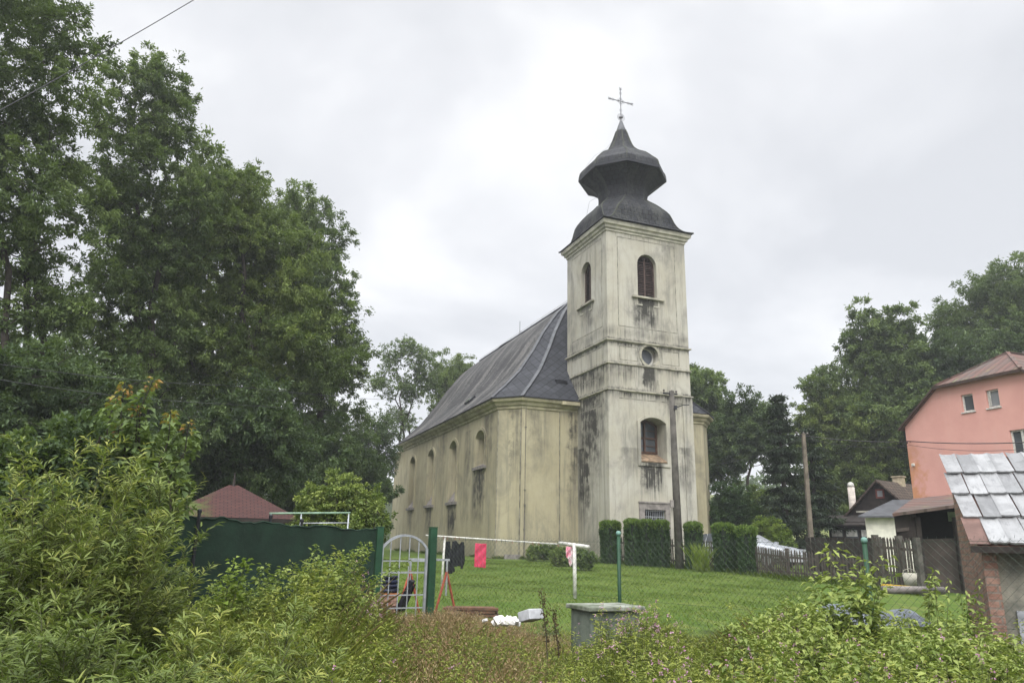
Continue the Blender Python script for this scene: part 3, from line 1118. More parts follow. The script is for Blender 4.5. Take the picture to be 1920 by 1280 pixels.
# choir behind the nave
ch = MB()
cpoly = [(-3.9, nbk + .01), (-3.9, 31.5), (-1.5, 34), (6.5, 34), (8.9, 31.5), (8.9, nbk + .01)]
for p, q in zip(cpoly[:-1], cpoly[1:]):
    ch.add([(p[0], p[1], Z0), (q[0], q[1], Z0), (q[0], q[1], 8.6), (p[0], p[1], 8.6)], [(0, 1, 2, 3)])
cho = mk('choir_wall', ch, MT['plaster_nave'], church)
cn = MB()
cn.ring(cpoly[::-1], [(0, 8.2), (.1, 8.3), (.3, 8.5), (.38, 8.62), (.38, 8.72), (0, 8.74)], False)
mk('choir_cornice', cn, MT['cornice_nave'], cho)
cn = MB()
ap_ = (2.5, 29, 12.2)
ev = [(p[0] + (.4 if p[0] > 2.5 else -.4), p[1] + (.3 if p[1] > 30 else 0), 8.73) for p in cpoly]
for p, q in zip(ev[:-1], ev[1:]):
    cn.add([p, q, ap_], [(0, 1, 2)], [[(0, 0), (3, 0), (1.5, 5)]])
mk('choir_roof', cn, MT['slate_nave'], cho)
cn = MB()
cn.box((-.55, -.13, Z0), (.3, .0, .98), Matrix.Translation((-3.6, nf_, 0)))
mk('plinth_stone', cn, MT['stone_frame'], nave)

# ------------------------------------------------------------------ leaves, trees, plants


class Leaves:
    """collects leaves as arrays; every leaf is a small folded blade"""

    def __init__(s):
        s.P, s.D, s.N, s.L, s.W, s.V, s.Mi = [], [], [], [], [], [], []

    def add(s, P, D, N, L, W, V, mi=0):
        n = len(P)
        s.P.append(np.asarray(P, float))
        s.D.append(np.asarray(D, float))
        s.N.append(np.asarray(N, float))
        s.L.append(np.broadcast_to(L, n).astype(float))
        s.W.append(np.broadcast_to(W, n).astype(float))
        s.V.append(np.broadcast_to(V, n).astype(float))
        s.Mi.append(np.full(n, mi))


def unit(a):
    return a / np.maximum(1e-9, np.linalg.norm(a, axis=-1, keepdims=True))


def leaf_mesh(name, lv, mats, parent=None, long=False, extra=None, droop=.18):
    """leaf arrays (+ extra MB: stems) into one mesh object"""
    P = np.concatenate(lv.P)
    D = unit(np.concatenate(lv.D))
    N = np.concatenate(lv.N)
    L = np.concatenate(lv.L)[:, None]
    W = np.concatenate(lv.W)[:, None]
    V = np.concatenate(lv.V)
    Mi = np.concatenate(lv.Mi)
    S = unit(np.cross(D, N))
    N = unit(np.cross(S, D))
    n = len(P)
    if long:
        t = [P, P + D * L * .3 + S * W * .5 + N * W * .18, P + D * L * .68 + S * W * .4 - N * L * droop * .35 + N * W * .15,
             P + D * L - N * L * droop, P + D * L * .68 - S * W * .4 - N * L * droop * .35 + N * W * .15,
             P + D * L * .3 - S * W * .5 + N * W * .18, P + D * L * .5 - N * L * droop * .15]
        k = 7
        tri = np.array([[0, 1, 6], [1, 2, 6], [2, 3, 6], [3, 4, 6], [4, 5, 6], [5, 0, 6]])
    else:
        t = [P, P + D * L * .45 + S * W * .5 + N * W * .2, P + D * L - N * L * droop, P + D * L * .45 - S * W * .5 + N * W * .2]
        k = 4
        tri = np.array([[0, 1, 2], [0, 2, 3]])
    v = np.stack(t, 1).reshape(-1, 3)
    f = (np.arange(n)[:, None, None] * k + tri[None]).reshape(-1, 3)
    var = np.repeat(V, len(tri))
    mi = np.repeat(Mi, len(tri))
    loops = f.reshape(-1)
    starts = np.arange(len(f)) * 3
    totals = np.full(len(f), 3)
    if extra is not None and extra.v:
        ev = np.array(extra.v, float)
        el = np.concatenate([np.array(q) for q in extra.f]) + len(v)
        et = np.array([len(q) for q in extra.f])
        es = np.concatenate([[0], np.cumsum(et)[:-1]]) + len(loops)
        v = np.vstack([v, ev])
        loops = np.concatenate([loops, el])
        starts = np.concatenate([starts, es])
        totals = np.concatenate([totals, et])
        var = np.concatenate([var, np.full(len(et), .3)])
        mi = np.concatenate([mi, np.array(extra.m)])
    me = bpy.data.meshes.new(name)
    me.vertices.add(len(v))
    me.vertices.foreach_set('co', v.astype(np.float32).reshape(-1))
    me.loops.add(len(loops))
    me.loops.foreach_set('vertex_index', loops.astype(np.int32))
    me.polygons.add(len(starts))
    me.polygons.foreach_set('loop_start', starts.astype(np.int32))
    me.polygons.foreach_set('loop_total', totals.astype(np.int32))
    mats = mats if isinstance(mats, (list, tuple)) else [mats]
    for m in mats:
        me.materials.append(m)
    me.polygons.foreach_set('material_index', mi.astype(np.int32))
    at = me.attributes.new('var', 'FLOAT', 'FACE')
    at.data.foreach_set('value', np.clip(var, 0, 1).astype(np.float32))
    me.update(calc_edges=True)
    o = bpy.data.objects.new(name, me)
    C.objects.link(o)
    if parent:
        o.parent = parent
    return o


def rnd_unit(n):
    return unit(rng.normal(size=(n, 3)))


ASH = leafmat('ash_leaf', [(0, (0.049, 0.076, 0.030)), (.5, (0.100, 0.146, 0.049)), (1, (0.184, 0.246, 0.079))], .32)
ASH2 = leafmat('maple_leaf', [(0, (0.064, 0.097, 0.027)), (.5, (0.123, 0.172, 0.045)), (1, (0.206, 0.262, 0.069))], .32)
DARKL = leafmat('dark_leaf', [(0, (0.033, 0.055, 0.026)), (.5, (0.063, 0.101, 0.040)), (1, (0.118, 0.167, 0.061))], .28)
SPARSE = leafmat('pale_leaf', [(0, (0.061, 0.094, 0.033)), (.5, (0.099, 0.149, 0.050)), (1, (0.165, 0.220, 0.077))], .35)
CONIF = leafmat('needles', [(0, (.014, .024, .015)), (.5, (.026, .042, .022)), (1, (.048, .070, .034))], .12)
BRIGHT = leafmat('bright_leaf', [(0, (.09, .14, .02)), (.5, (.16, .23, .035)), (1, (.25, .32, .06))], .35)
THUJA = leafmat('thuja_spray', [(0, (.018, .040, .016)), (.5, (.038, .078, .026)), (1, (.085, .145, .04))], .2)
THUJA_TOP = leafmat('thuja_new_growth', [(0, (.08, .14, .03)), (1, (.19, .27, .06))], .35)
WILLOW = leafmat('willow_leaf', [(0, (0.063, 0.091, 0.022)), (.45, (0.126, 0.171, 0.042)), (.8, (0.207, 0.250, 0.064)), (1, (0.314, 0.329, 0.077))], .35, .45)
WEED = leafmat('weed_leaf', [(0, (0.084, 0.110, 0.024)), (.5, (0.171, 0.207, 0.043)), (1, (0.309, 0.329, 0.071))], .35)
BRAMBLE = leafmat('bramble_leaf', [(0, (0.077, 0.117, 0.028)), (.5, (0.154, 0.207, 0.048)), (1, (0.276, 0.324, 0.085))], .3)
GRASSM = leafmat('grass_blade', [(0, (0.096, 0.122, 0.021)), (.5, (0.184, 0.216, 0.039)), (1, (0.320, 0.323, 0.082))], .35)
LAWNM = leafmat('lawn_blade', [(0, (0.060, 0.100, 0.011)), (.5, (0.096, 0.142, 0.018)), (1, (0.151, 0.190, 0.032))], .35)
DRY = leafmat('dry_grass', [(0, (.19, .11, .060)), (.4, (.30, .20, .11)), (.7, (.44, .35, .20)), (1, (.20, .22, .08))], .3)
PINKF = leafmat('pink_petals', [(0, (.42, .16, .32)), (1, (.66, .42, .56))], .4)
REDTIP = leafmat('red_young_leaf', [(0, (.20, .085, .03)), (.5, (.30, .17, .05)), (1, (.24, .25, .06))], .4)



def grow_tree(name, label, cat, base, ells, mat, leaf=(.17, .07), nclump=60, nleaf=420, clump_r=.8, trunks=1,
              trunk_r=.28, lean=0, group=None, seed=1, long=False, droop=.5, bark='bark', top_frac=.8, twigs=True, dens=1.7):
    """trunk(s) with limbs reaching every leaf clump; ells: [(centre, rx, rz, weight)] in world units"""
    global rng
    rng = np.random.default_rng(seed)
    root = thing(name, label, cat, base, 0, group)
    base = np.asarray(base, float)
    clump_r = clump_r * .84
    leaf = (leaf[0] * .9, leaf[1] * .9)
    E_ = [(np.asarray(c, float) - base, rx, rz, w_) for c, rx, rz, w_ in ells]
    tot = sum(w_ for *_, w_ in E_)
    cl = []
    for c, rx, rz, w_ in E_:
        k = max(3, int(round(nclump * 1.55 * w_ / tot)))
        d = rnd_unit(k)
        r = rng.random(k) ** (1 / 2.4)
        cl.append(c + d * r[:, None] * np.array([rx, rx, rz]))
    cl = np.vstack(cl)
    cl = cl[cl[:, 2] > .25]
    ztop = max(c[2] + rz * .7 for c, rx, rz, w_ in E_) * top_frac
    ctr = np.average([c for c, *_ in E_], axis=0, weights=[w_ for *_, w_ in E_])
    tb = MB()
    nodes, rad = [], []
    for t in range(trunks):
        an = 2 * math.pi * t / max(1, trunks) + rng.random() * 2
        off = np.array([math.cos(an), math.sin(an), 0]) * (0 if trunks == 1 else .25)
        tgt = ctr * [1, 1, 0] + np.array([math.cos(an), math.sin(an), 0]) * (0 if trunks == 1 else .45 * E_[0][1])
        pts, rs = [], []
        K = 9
        for i in range(K + 1):
            q = i / K
            p = off + tgt * q ** 1.3 + np.array([rng.normal() * .12 * q * 2, rng.normal() * .12 * q * 2, ztop * q - .25 * (1 - q)])
            pts.append(p)
            rs.append(trunk_r * (1 - .86 * q) * (1.25 if i == 0 else 1))
        tb.tube(pts, rs, 8)
        for i in range(1, K + 1):
            for s_ in (0, .5):
                if i < K or s_ == 0:
                    nodes.append(pts[i] * (1 - s_) + pts[min(K, i + 1)] * s_)
                    rad.append(rs[i])
    order = np.argsort(np.linalg.norm(cl - ctr * [1, 1, .6], axis=1))
    for i in order:
        p = cl[i]
        nd = np.array(nodes)
        dv = p - nd
        dist = np.linalg.norm(dv, axis=1)
        cost = dist + np.maximum(0, nd[:, 2] - p[2] + .25 * dist) * 2.2
        j = int(np.argmin(cost))
        a = nd[j]
        mid1 = a + (p - a) * .35 + np.array([0, 0, -.06 * dist[j]]) + rng.normal(size=3) * .05 * dist[j]
        mid2 = a + (p - a) * .7 + np.array([0, 0, -.03 * dist[j]]) + rng.normal(size=3) * .05 * dist[j]
        r0 = min(rad[j] * .7, .014 + .016 * dist[j])
        tb.tube([a, mid1, mid2, p], [r0, r0 * .75, r0 * .5, .012], 5, False)
        nodes += [mid1, mid2, p]
        rad += [r0 * .75, r0 * .55, r0 * .4]
        if twigs:
            for _ in range(3):
                q = p + rnd_unit(1)[0] * clump_r * np.array([.9, .9, .6])
                tb.tube([mid2 * .4 + p * .6, (p + q) / 2 + rng.normal(size=3) * .05, q], [.013, .010, .006], 4, False)
    mk('trunk', tb, MT[bark], root, True)
    lv = Leaves()
    k = len(cl)
    sz = clump_r * rng.uniform(.5, 1.4, k)
    cnt = np.maximum(20, (nleaf * dens * .9 * (sz / clump_r) ** 2 * rng.uniform(.75, 1.25, k))).astype(int)
    idx = np.repeat(np.arange(k), cnt)
    n = len(idx)
    # sub-sprays inside each clump keep the outline feathery
    nsp = 15
    sp_ = unit(rng.normal(size=(k, nsp, 3)) + [0, 0, .1]) * rng.uniform(.3, 1.3, (k, nsp, 1)) * np.array([1, 1, .95])
    which = rng.integers(0, nsp, n)
    so = sp_[idx, which]
    P = cl[idx] + so * sz[idx][:, None] + rng.normal(size=(n, 3)) * sz[idx][:, None] * np.array([.115, .115, .10])
    D = unit(so + rng.normal(size=(n, 3)) * .75 + [0, 0, -droop * .5])
    N = unit(rng.normal(size=(n, 3)) * .65 + [0, 0, .9])
    V = np.clip(.46 + .26 * rng.normal(size=k)[idx] + .14 * rng.normal(size=(k, nsp))[idx, which] + .15 * rng.normal(size=n), 0, 1)
    s_ = rng.uniform(.6, 1.15, n)
    lv.add(P, D, N, leaf[0] * s_, leaf[1] * s_, V)
    leaf_mesh('crown', lv, mat, root, long)
    return root


def ell(px, py, rx, ry, R, w=None, flat=1.0):
    """ellipsoid from where it stands: direction, angular radii, distance"""
    c = at_r(px, py, R)
    d = np.linalg.norm(c - CAM)
    return (c, rx * d / 1440 * flat, ry * d / 1440, (rx * ry * (d / 1000) ** 2) if w is None else w)


# --- the big broadleaved trees on the left
grow_tree('ash_tree', 'tall ash tree with open crown cut by the left edge of the picture', 'tree', ground_at(40, 27),
          [ell(20, 90, 135, 130, 26.5), ell(95, 215, 90, 90, 26), ell(30, 330, 130, 110, 27), ell(-70, 250, 130, 220, 27), ell(60, 520, 150, 150, 28), ell(-20, 700, 140, 110, 28), ell(30, 440, 60, 60, 26), ell(120, 60, 60, 70, 26), ell(40, -80, 150, 90, 27)],
          ASH, (.20, .075), 112, 400, .85, 3, .17, seed=11, group='big broadleaved trees left of the church', top_frac=.75)
grow_tree('ash_tree', 'slender ash tree with narrow pointed top, second big tree from the left edge', 'tree', ground_at(235, 31),
          [ell(262, 150, 34, 68, 31), ell(285, 190, 36, 50, 31), ell(285, 270, 70, 80, 31), ell(280, 380, 105, 90, 31), ell(215, 345, 45, 60, 31), ell(250, 500, 120, 110, 31.5), ell(210, 640, 140, 120, 32), ell(335, 190, 16, 26, 31), ell(375, 320, 40, 50, 31)],
          ASH, (.20, .075), 98, 400, .85, 2, .22, seed=12, group='big broadleaved trees left of the church', top_frac=.85)
grow_tree('ash_tree', 'broad ash tree with lighter leaves, its crown over the red garden roof', 'tree', ground_at(470, 34),
          [ell(440, 385, 62, 70, 34), ell(470, 440, 95, 100, 34), ell(410, 500, 105, 120, 33.5), ell(530, 520, 80, 110, 34), ell(480, 640, 120, 110, 34), ell(590, 640, 70, 90, 34), ell(400, 700, 120, 80, 34), ell(380, 400, 50, 70, 33)],
          ASH2, (.20, .075), 115, 460, .9, 2, .34, seed=13, group='big broadleaved trees left of the church', top_frac=.8)
grow_tree('ash_tree', 'rounded ash tree with drooping outer branches nearest the church', 'tree', ground_at(590, 42),
          [ell(560, 430, 60, 60, 42), ell(610, 470, 48, 60, 42), ell(600, 560, 70, 90, 42), ell(640, 640, 50, 55, 42), ell(600, 720, 80, 90, 42), ell(540, 600, 80, 130, 42), ell(655, 655, 30, 30, 42), ell(620, 800, 55, 50, 42)],
          ASH, (.23, .09), 90, 430, 1.0, 1, .36, seed=14, group='big broadleaved trees left of the church', top_frac=.85)
grow_tree('maple_tree', 'tall maple tree seen between the slender ash and the broad ash', 'tree', ground_at(380, 45),
          [ell(440, 345, 55, 42, 46), ell(520, 395, 55, 45, 46), ell(400, 400, 90, 90, 46), ell(330, 480, 90, 120, 45), ell(420, 600, 140, 140, 45), ell(300, 700, 140, 110, 45)],
          ASH2, (.24, .10), 90, 400, 1.15, 1, .4, seed=15, group='big broadleaved trees left of the church')
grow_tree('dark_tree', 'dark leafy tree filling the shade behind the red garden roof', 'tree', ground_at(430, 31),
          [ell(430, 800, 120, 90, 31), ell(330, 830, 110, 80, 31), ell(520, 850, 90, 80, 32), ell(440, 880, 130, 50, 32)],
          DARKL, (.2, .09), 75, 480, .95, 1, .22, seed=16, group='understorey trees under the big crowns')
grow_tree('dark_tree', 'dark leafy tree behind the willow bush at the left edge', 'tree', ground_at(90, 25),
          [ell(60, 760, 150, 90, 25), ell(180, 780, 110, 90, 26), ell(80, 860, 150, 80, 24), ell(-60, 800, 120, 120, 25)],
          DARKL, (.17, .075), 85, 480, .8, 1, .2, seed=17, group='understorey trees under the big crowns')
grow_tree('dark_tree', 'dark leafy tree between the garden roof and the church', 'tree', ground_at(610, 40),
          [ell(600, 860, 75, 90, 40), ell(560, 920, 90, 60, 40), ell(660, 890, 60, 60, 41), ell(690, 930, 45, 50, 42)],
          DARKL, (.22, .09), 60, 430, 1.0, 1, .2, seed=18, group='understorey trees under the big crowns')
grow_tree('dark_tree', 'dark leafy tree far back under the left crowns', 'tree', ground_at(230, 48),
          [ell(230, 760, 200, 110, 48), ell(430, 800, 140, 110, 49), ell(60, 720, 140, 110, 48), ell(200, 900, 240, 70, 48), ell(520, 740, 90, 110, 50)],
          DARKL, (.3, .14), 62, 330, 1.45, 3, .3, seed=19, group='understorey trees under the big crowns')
# --- between the left trees and the church
grow_tree('sparse_tree', 'sparse grey-barked tree with thin crown behind the low end of the church roof', 'tree', ground_at(757, 66),
          [ell(735, 675, 20, 28, 66), ell(770, 660, 28, 26, 66), ell(795, 690, 22, 36, 66), ell(720, 720, 24, 30, 66), ell(760, 730, 36, 30, 66), ell(800, 720, 20, 20, 66), ell(745, 790, 36, 30, 66)],
          SPARSE, (.24, .10), 84, 95, .72, 3, .24, seed=21, top_frac=.8)
grow_tree('broadleaved_tree', 'green tree topping out over the ridge of the nave roof', 'tree', ground_at(850, 72),
          [ell(850, 700, 28, 28, 72), ell(835, 740, 40, 50, 72), ell(880, 690, 22, 16, 72), ell(860, 800, 60, 60, 72)],
          ASH2, (.3, .13), 45, 380, 1.4, 1, .35, seed=22)
grow_tree('elder_bush', 'thin dark bush with grey leaves against the sky left of the church', 'bush', ground_at(690, 55),
          [ell(690, 810, 40, 50, 55), ell(660, 850, 45, 50, 55), ell(720, 840, 30, 55, 55), ell(700, 900, 50, 50, 55)],
          DARKL, (.22, .10), 75, 110, .85, 2, .14, seed=23, top_frac=.95)
grow_tree('lilac_bush', 'light green rounded shrub behind the green screen fence', 'bush', ground_at(640, 19),
          [ell(625, 955, 50, 42, 19), ell(675, 960, 45, 40, 19), ell(640, 990, 75, 40, 19), ell(600, 940, 25, 22, 19)],
          BRAMBLE, (.10, .055), 90, 260, .38, 3, .06, seed=24, bark='bark')
# --- behind and right of the church
grow_tree('broadleaved_tree', 'dark broadleaved tree close behind the tower on its right side', 'tree', ground_at(1320, 62),
          [ell(1320, 730, 42, 36, 62), ell(1300, 790, 50, 60, 62), ell(1345, 800, 38, 60, 62), ell(1320, 870, 50, 50, 62)],
          ASH, (.3, .13), 70, 420, 1.25, 1, .32, seed=31, group='broadleaved trees behind the church')
grow_tree('broadleaved_tree', 'forked tree with its bare lower trunk against the pale sky', 'tree', ground_at(1412, 58),
          [ell(1400, 775, 48, 32, 58), ell(1430, 790, 30, 34, 58), ell(1375, 810, 36, 40, 58), ell(1410, 830, 52, 28, 58), ell(1370, 860, 34, 20, 58), ell(1455, 850, 22, 30, 58)],
          DARKL, (.28, .12), 58, 260, 1.05, 1, .24, seed=32, group='broadleaved trees behind the church', top_frac=.75)
grow_tree('yew_bush', 'dark rounded bush behind the trimmed hedge right of the tower', 'bush', ground_at(1365, 46),
          [ell(1360, 945, 38, 40, 46), ell(1385, 965, 40, 36, 46), ell(1345, 980, 30, 30, 46)],
          THUJA, (.16, .07), 45, 380, .65, 1, .12, seed=33)
grow_tree('hazel_bush', 'light green bush under the forked tree', 'bush', ground_at(1425, 48),
          [ell(1425, 950, 34, 30, 48), ell(1400, 985, 40, 26, 48), ell(1450, 985, 30, 30, 48)],
          ASH2, (.2, .09), 45, 300, .7, 2, .1, seed=34)
grow_tree('golden_bush', 'bright yellow-green bush just behind the end of the hedge', 'bush', ground_at(1437, 42),
          [ell(1437, 1000, 28, 24, 42), ell(1450, 1015, 25, 16, 42)],
          BRIGHT, (.12, .06), 34, 260, .45, 1, .06, seed=35)
grow_tree('broadleaved_tree', 'light green tree beside the concrete pole at the road', 'tree', ground_at(1560, 59),
          [ell(1565, 760, 50, 50, 59), ell(1545, 830, 60, 70, 59), ell(1600, 800, 50, 70, 59), ell(1560, 900, 70, 60, 59), ell(1620, 880, 60, 70, 60)],
          ASH2, (.26, .11), 85, 420, 1.1, 1, .3, seed=36, group='trees behind the pink house')
grow_tree('broadleaved_tree', 'tall tree with rounded open top left of the pink house', 'tree', ground_at(1650, 60),
          [ell(1650, 625, 45, 34, 60), ell(1620, 660, 42, 42, 60), ell(1685, 650, 34, 36, 60), ell(1650, 710, 75, 50, 60), ell(1700, 700, 30, 30, 60), ell(1640, 790, 90, 60, 60), ell(1700, 780, 60, 60, 60), ell(1555, 700, 24, 20, 58), ell(1530, 725, 18, 16, 58)],
          ASH, (.3, .13), 105, 400, 1.25, 2, .36, seed=37, group='trees behind the pink house')
grow_tree('locust_tree', 'tall feathery tree rising above the pink house roof', 'tree', ground_at(1850, 66),
          [ell(1840, 545, 36, 26, 66), ell(1880, 570, 40, 36, 66), ell(1790, 590, 30, 22, 66), ell(1820, 610, 45, 30, 66), ell(1900, 620, 60, 40, 66), ell(1790, 630, 24, 18, 66), ell(1920, 540, 36, 40, 66), ell(1960, 580, 60, 60, 66)],
          ASH, (.3, .11), 75, 330, 1.3, 2, .36, seed=38, group='trees behind the pink house', top_frac=.8)
grow_tree('broadleaved_tree', 'dense dark tree directly behind the pink gable', 'tree', ground_at(1780, 62),
          [ell(1760, 680, 60, 40, 62), ell(1820, 670, 70, 36, 62), ell(1740, 740, 70, 60, 62), ell(1880, 660, 60, 40, 64), ell(1720, 830, 70, 70, 62)],
          DARKL, (.3, .13), 85, 420, 1.35, 1, .34, seed=39, group='trees behind the pink house')
grow_tree('broadleaved_tree', 'dark tree behind the brown timber cottage', 'tree', ground_at(1650, 66),
          [ell(1600, 880, 90, 70, 66), ell(1690, 880, 70, 70, 66), ell(1640, 950, 110, 50, 66)],
          DARKL, (.32, .15), 65, 420, 1.5, 1, .3, seed=40, group='trees behind the pink house')


# distant hedgerow along the far field: one mass
def far_wood():
    lv = Leaves()
    n = 26000
    an = rng.uniform(R_(-75), R_(75), n)
    rr = 150 + rng.uniform(0, 14, n)
    x, y = np.sin(an) * rr, np.cos(an) * rr
    hgt = 3.5 + 2.2 * np.sin(an * 23) + 1.6 * np.sin(an * 61 + 1)
    z = gz(x, y) + rng.random(n) ** .7 * hgt
    lv.add(np.stack([x, y, z], 1), rnd_unit(n), unit(rng.normal(size=(n, 3)) * .5 + [0, 0, 1]), rng.uniform(.9, 1.7, n), rng.uniform(.5, .9, n), np.clip(.4 + .25 * rng.normal(size=n), 0, 1))
    o = leaf_mesh('distant_wood', lv, DARKL)
    tag(o, 'dark belt of far trees along the top of the field', 'wood', kind='stuff')


far_wood()


def spruce(name, label, px, R, top_py, half_px, seed, group=None):
    global rng
    rng = np.random.default_rng(seed)
    base = ground_at(px, R)
    top = at_r(px, top_py, R)
    H = top[2] - base[2]
    wd = half_px * R / 1400
    root = thing(name, label, 'tree', base, 0, group)
    tb = MB()
    tb.tube([(0, 0, -.2), (0, 0, H * .5), (0, 0, H)], [.2, .12, .02], 7)
    lv = Leaves()
    P, D, V = [], [], []
    lev = int(H / .32)
    for i in range(lev):
        q = (i + rng.random()) / lev
        z = .25 + (H - .3) * q
        rad = wd * (1 - q) ** .75 * (.8 + .35 * rng.random()) + .12
        for b in range(9):
            an = rng.random() * 2 * math.pi
            ln = rad * rng.uniform(.7, 1.1)
            d = np.array([math.cos(an), math.sin(an), 0])
            t = rng.random(70)
            p = np.array([0, 0, z]) + d * (t * ln)[:, None] + np.stack([0 * t, 0 * t, -.25 * ln * t ** 1.5 + .12 * ln * t ** 4], 1)
            p += rng.normal(size=p.shape) * np.array([.12, .12, .06])
            P.append(p)
            D.append(unit(d + rng.normal(size=p.shape) * .6 + [0, 0, -.35]))
            V.append(np.full(70, .4 + .2 * rng.normal()) + .25 * (t - .4))
            if b % 3 == 0:
                tb.tube([(0, 0, z), tuple(np.array([0, 0, z - .2 * ln]) + d * ln * .9)], [.03, .008], 4, False)
    mk('trunk', tb, MT['bark'], root, True)
    P, D, V = np.vstack(P), np.vstack(D), np.concatenate(V)
    n = len(P)
    lv.add(P, D, unit(rng.normal(size=(n, 3)) * .4 + [0, 0, 1]), rng.uniform(.16, .30, n), rng.uniform(.05, .09, n), np.clip(V, 0, 1))
    leaf_mesh('crown', lv, CONIF, root)
    return root


spruce('spruce_tree', 'dark spruce with its branches down to the ground left of the thin concrete pole', 1478, 44, 738, 62, 51, 'spruces by the road')
spruce('spruce_tree', 'dark spruce right behind the thin concrete pole', 1535, 46, 800, 60, 52, 'spruces by the road')


# ------------------------------------------------------------------ hedge blocks
def V3(p, z=None):
    return Vector((p[0], p[1], p[2] if z is None else z))


def hedge(label, pl, pr, R1, R2, top_py, seed, lobes=1):
    global rng
    rng = np.random.default_rng(seed)
    R1 = R2 = (R1 + R2) / 2
    a, b = ground_at(pl, R1), ground_at(pr, R2)
    H = at_r((pl + pr) / 2, top_py, (R1 + R2) / 2)[2]
    mid = (a + b) / 2
    zb = float(gz(mid[0], mid[1])) - .1
    ux = unit((b - a) * [1, 1, 0])
    uy = np.array([-ux[1], ux[0], 0])
    Ln, Dp, Ht = np.linalg.norm((b - a)[:2]) - .16, .95, H - zb
    core = MB()  # unseen dark core, added behind the leaves to block light
    k = lobes
    lv = Leaves()
    for i in range(k):
        x0, x1 = -Ln / 2 + Ln * i / k, -Ln / 2 + Ln * (i + 1) / k
        cx_, hx = (x0 + x1) / 2, (x1 - x0) / 2
        dz = rng.uniform(-.08, .04) if k > 1 else 0
        ring_ = []
        for z in np.linspace(0, Ht - .12, 6):
            f = .80 + .07 * math.sin(z * 2.3 + seed + i)
            for t in range(12):
                an = 2 * math.pi * t / 12
                cc, ss = math.cos(an), math.sin(an)
                px_ = np.sign(cc) * abs(cc) ** .45 * hx * f
                py_ = np.sign(ss) * abs(ss) ** .45 * Dp / 2 * f
                ring_.append(mid * [1, 1, 0] + ux * (cx_ + px_) + uy * py_ + np.array([0, 0, zb + z]))
        fs = [(j * 12 + t, j * 12 + (t + 1) % 12, j * 12 + 12 + (t + 1) % 12, j * 12 + 12 + t) for j in range(5) for t in range(12)] + [tuple(range(60, 72))]
        core.add(ring_, fs)
        n = int(9500 * (2 * hx) * Ht / 2.2)
        an = rng.random(n) * 2 * math.pi
        cc, ss = np.cos(an), np.sin(an)
        z = Ht * rng.random(n)
        q = rng.random(n) < .25
        rr = np.where(q, np.sqrt(rng.random(n)), rng.uniform(.82, 1.0, n) + .05 * np.sin(z * 3 + an * 5))
        z = np.where(q, Ht + dz - rng.random(n) * .12 - .14 * rr ** 4, np.minimum(z, Ht + dz - .1))
        taper = 1 - .10 * (1 - z / Ht) ** 2 + .03 * np.sin(z * 5 + i)
        lx = np.sign(cc) * np.abs(cc) ** .45 * hx * rr * taper
        ly = np.sign(ss) * np.abs(ss) ** .45 * Dp / 2 * rr * taper
        P = mid * [1, 1, 0] + ux * (cx_ + lx)[:, None] + uy * ly[:, None] + np.stack([0 * z, 0 * z, zb + z], 1)
        out = unit(ux * (cc / hx)[:, None] + uy * (ss / Dp)[:, None] + np.array([0, 0, 0.]))
        D = unit(out * .5 + rng.normal(size=(n, 3)) * .35 + [0, 0, .8])
        N = unit(out + rng.normal(size=(n, 3)) * .4)
        new = (z > Ht + dz - .28 - .15 * rng.random(n)) & (rng.random(n) < .85)
        Vv = np.clip(.42 + .22 * rng.normal(size=n) + .1 * np.sin(z * 9 + an * 3), 0, 1)
        s_ = rng.uniform(.7, 1.35, n)
        lv.add(P[~new], D[~new], N[~new], .11 * s_[~new], .05 * s_[~new], Vv[~new], 0)
        lv.add(P[new], D[new], N[new], .12 * s_[new], .045 * s_[new], Vv[new], 1)
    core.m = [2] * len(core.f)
    o = leaf_mesh('hedge', lv, [THUJA, THUJA_TOP, simple('hedge_light_block', (.014, .022, .012), .95)], None, False, core)
    tag(o, label, 'hedge', 'clipped thuja hedge blocks along the churchyard fence')
    return o


hedge('narrow clipped thuja block nearest the church wall, under the tower corner', 1123, 1166, 35, 34.6, 978, 51)
hedge('widest clipped thuja block of three grown-together bushes under the barred window', 1169, 1258, 34.4, 33, 975, 52, 3)
hedge('slim clipped thuja block just right of the weathered concrete pole', 1282, 1320, 32.6, 32.2, 981, 53)
hedge('tall clipped thuja block in front of the silver car, beside the slim one', 1335, 1382, 31.4, 30.8, 983, 54)
hedge('lower rounded thuja block at the right end of the hedge', 1379, 1421, 30.5, 30, 988, 55)


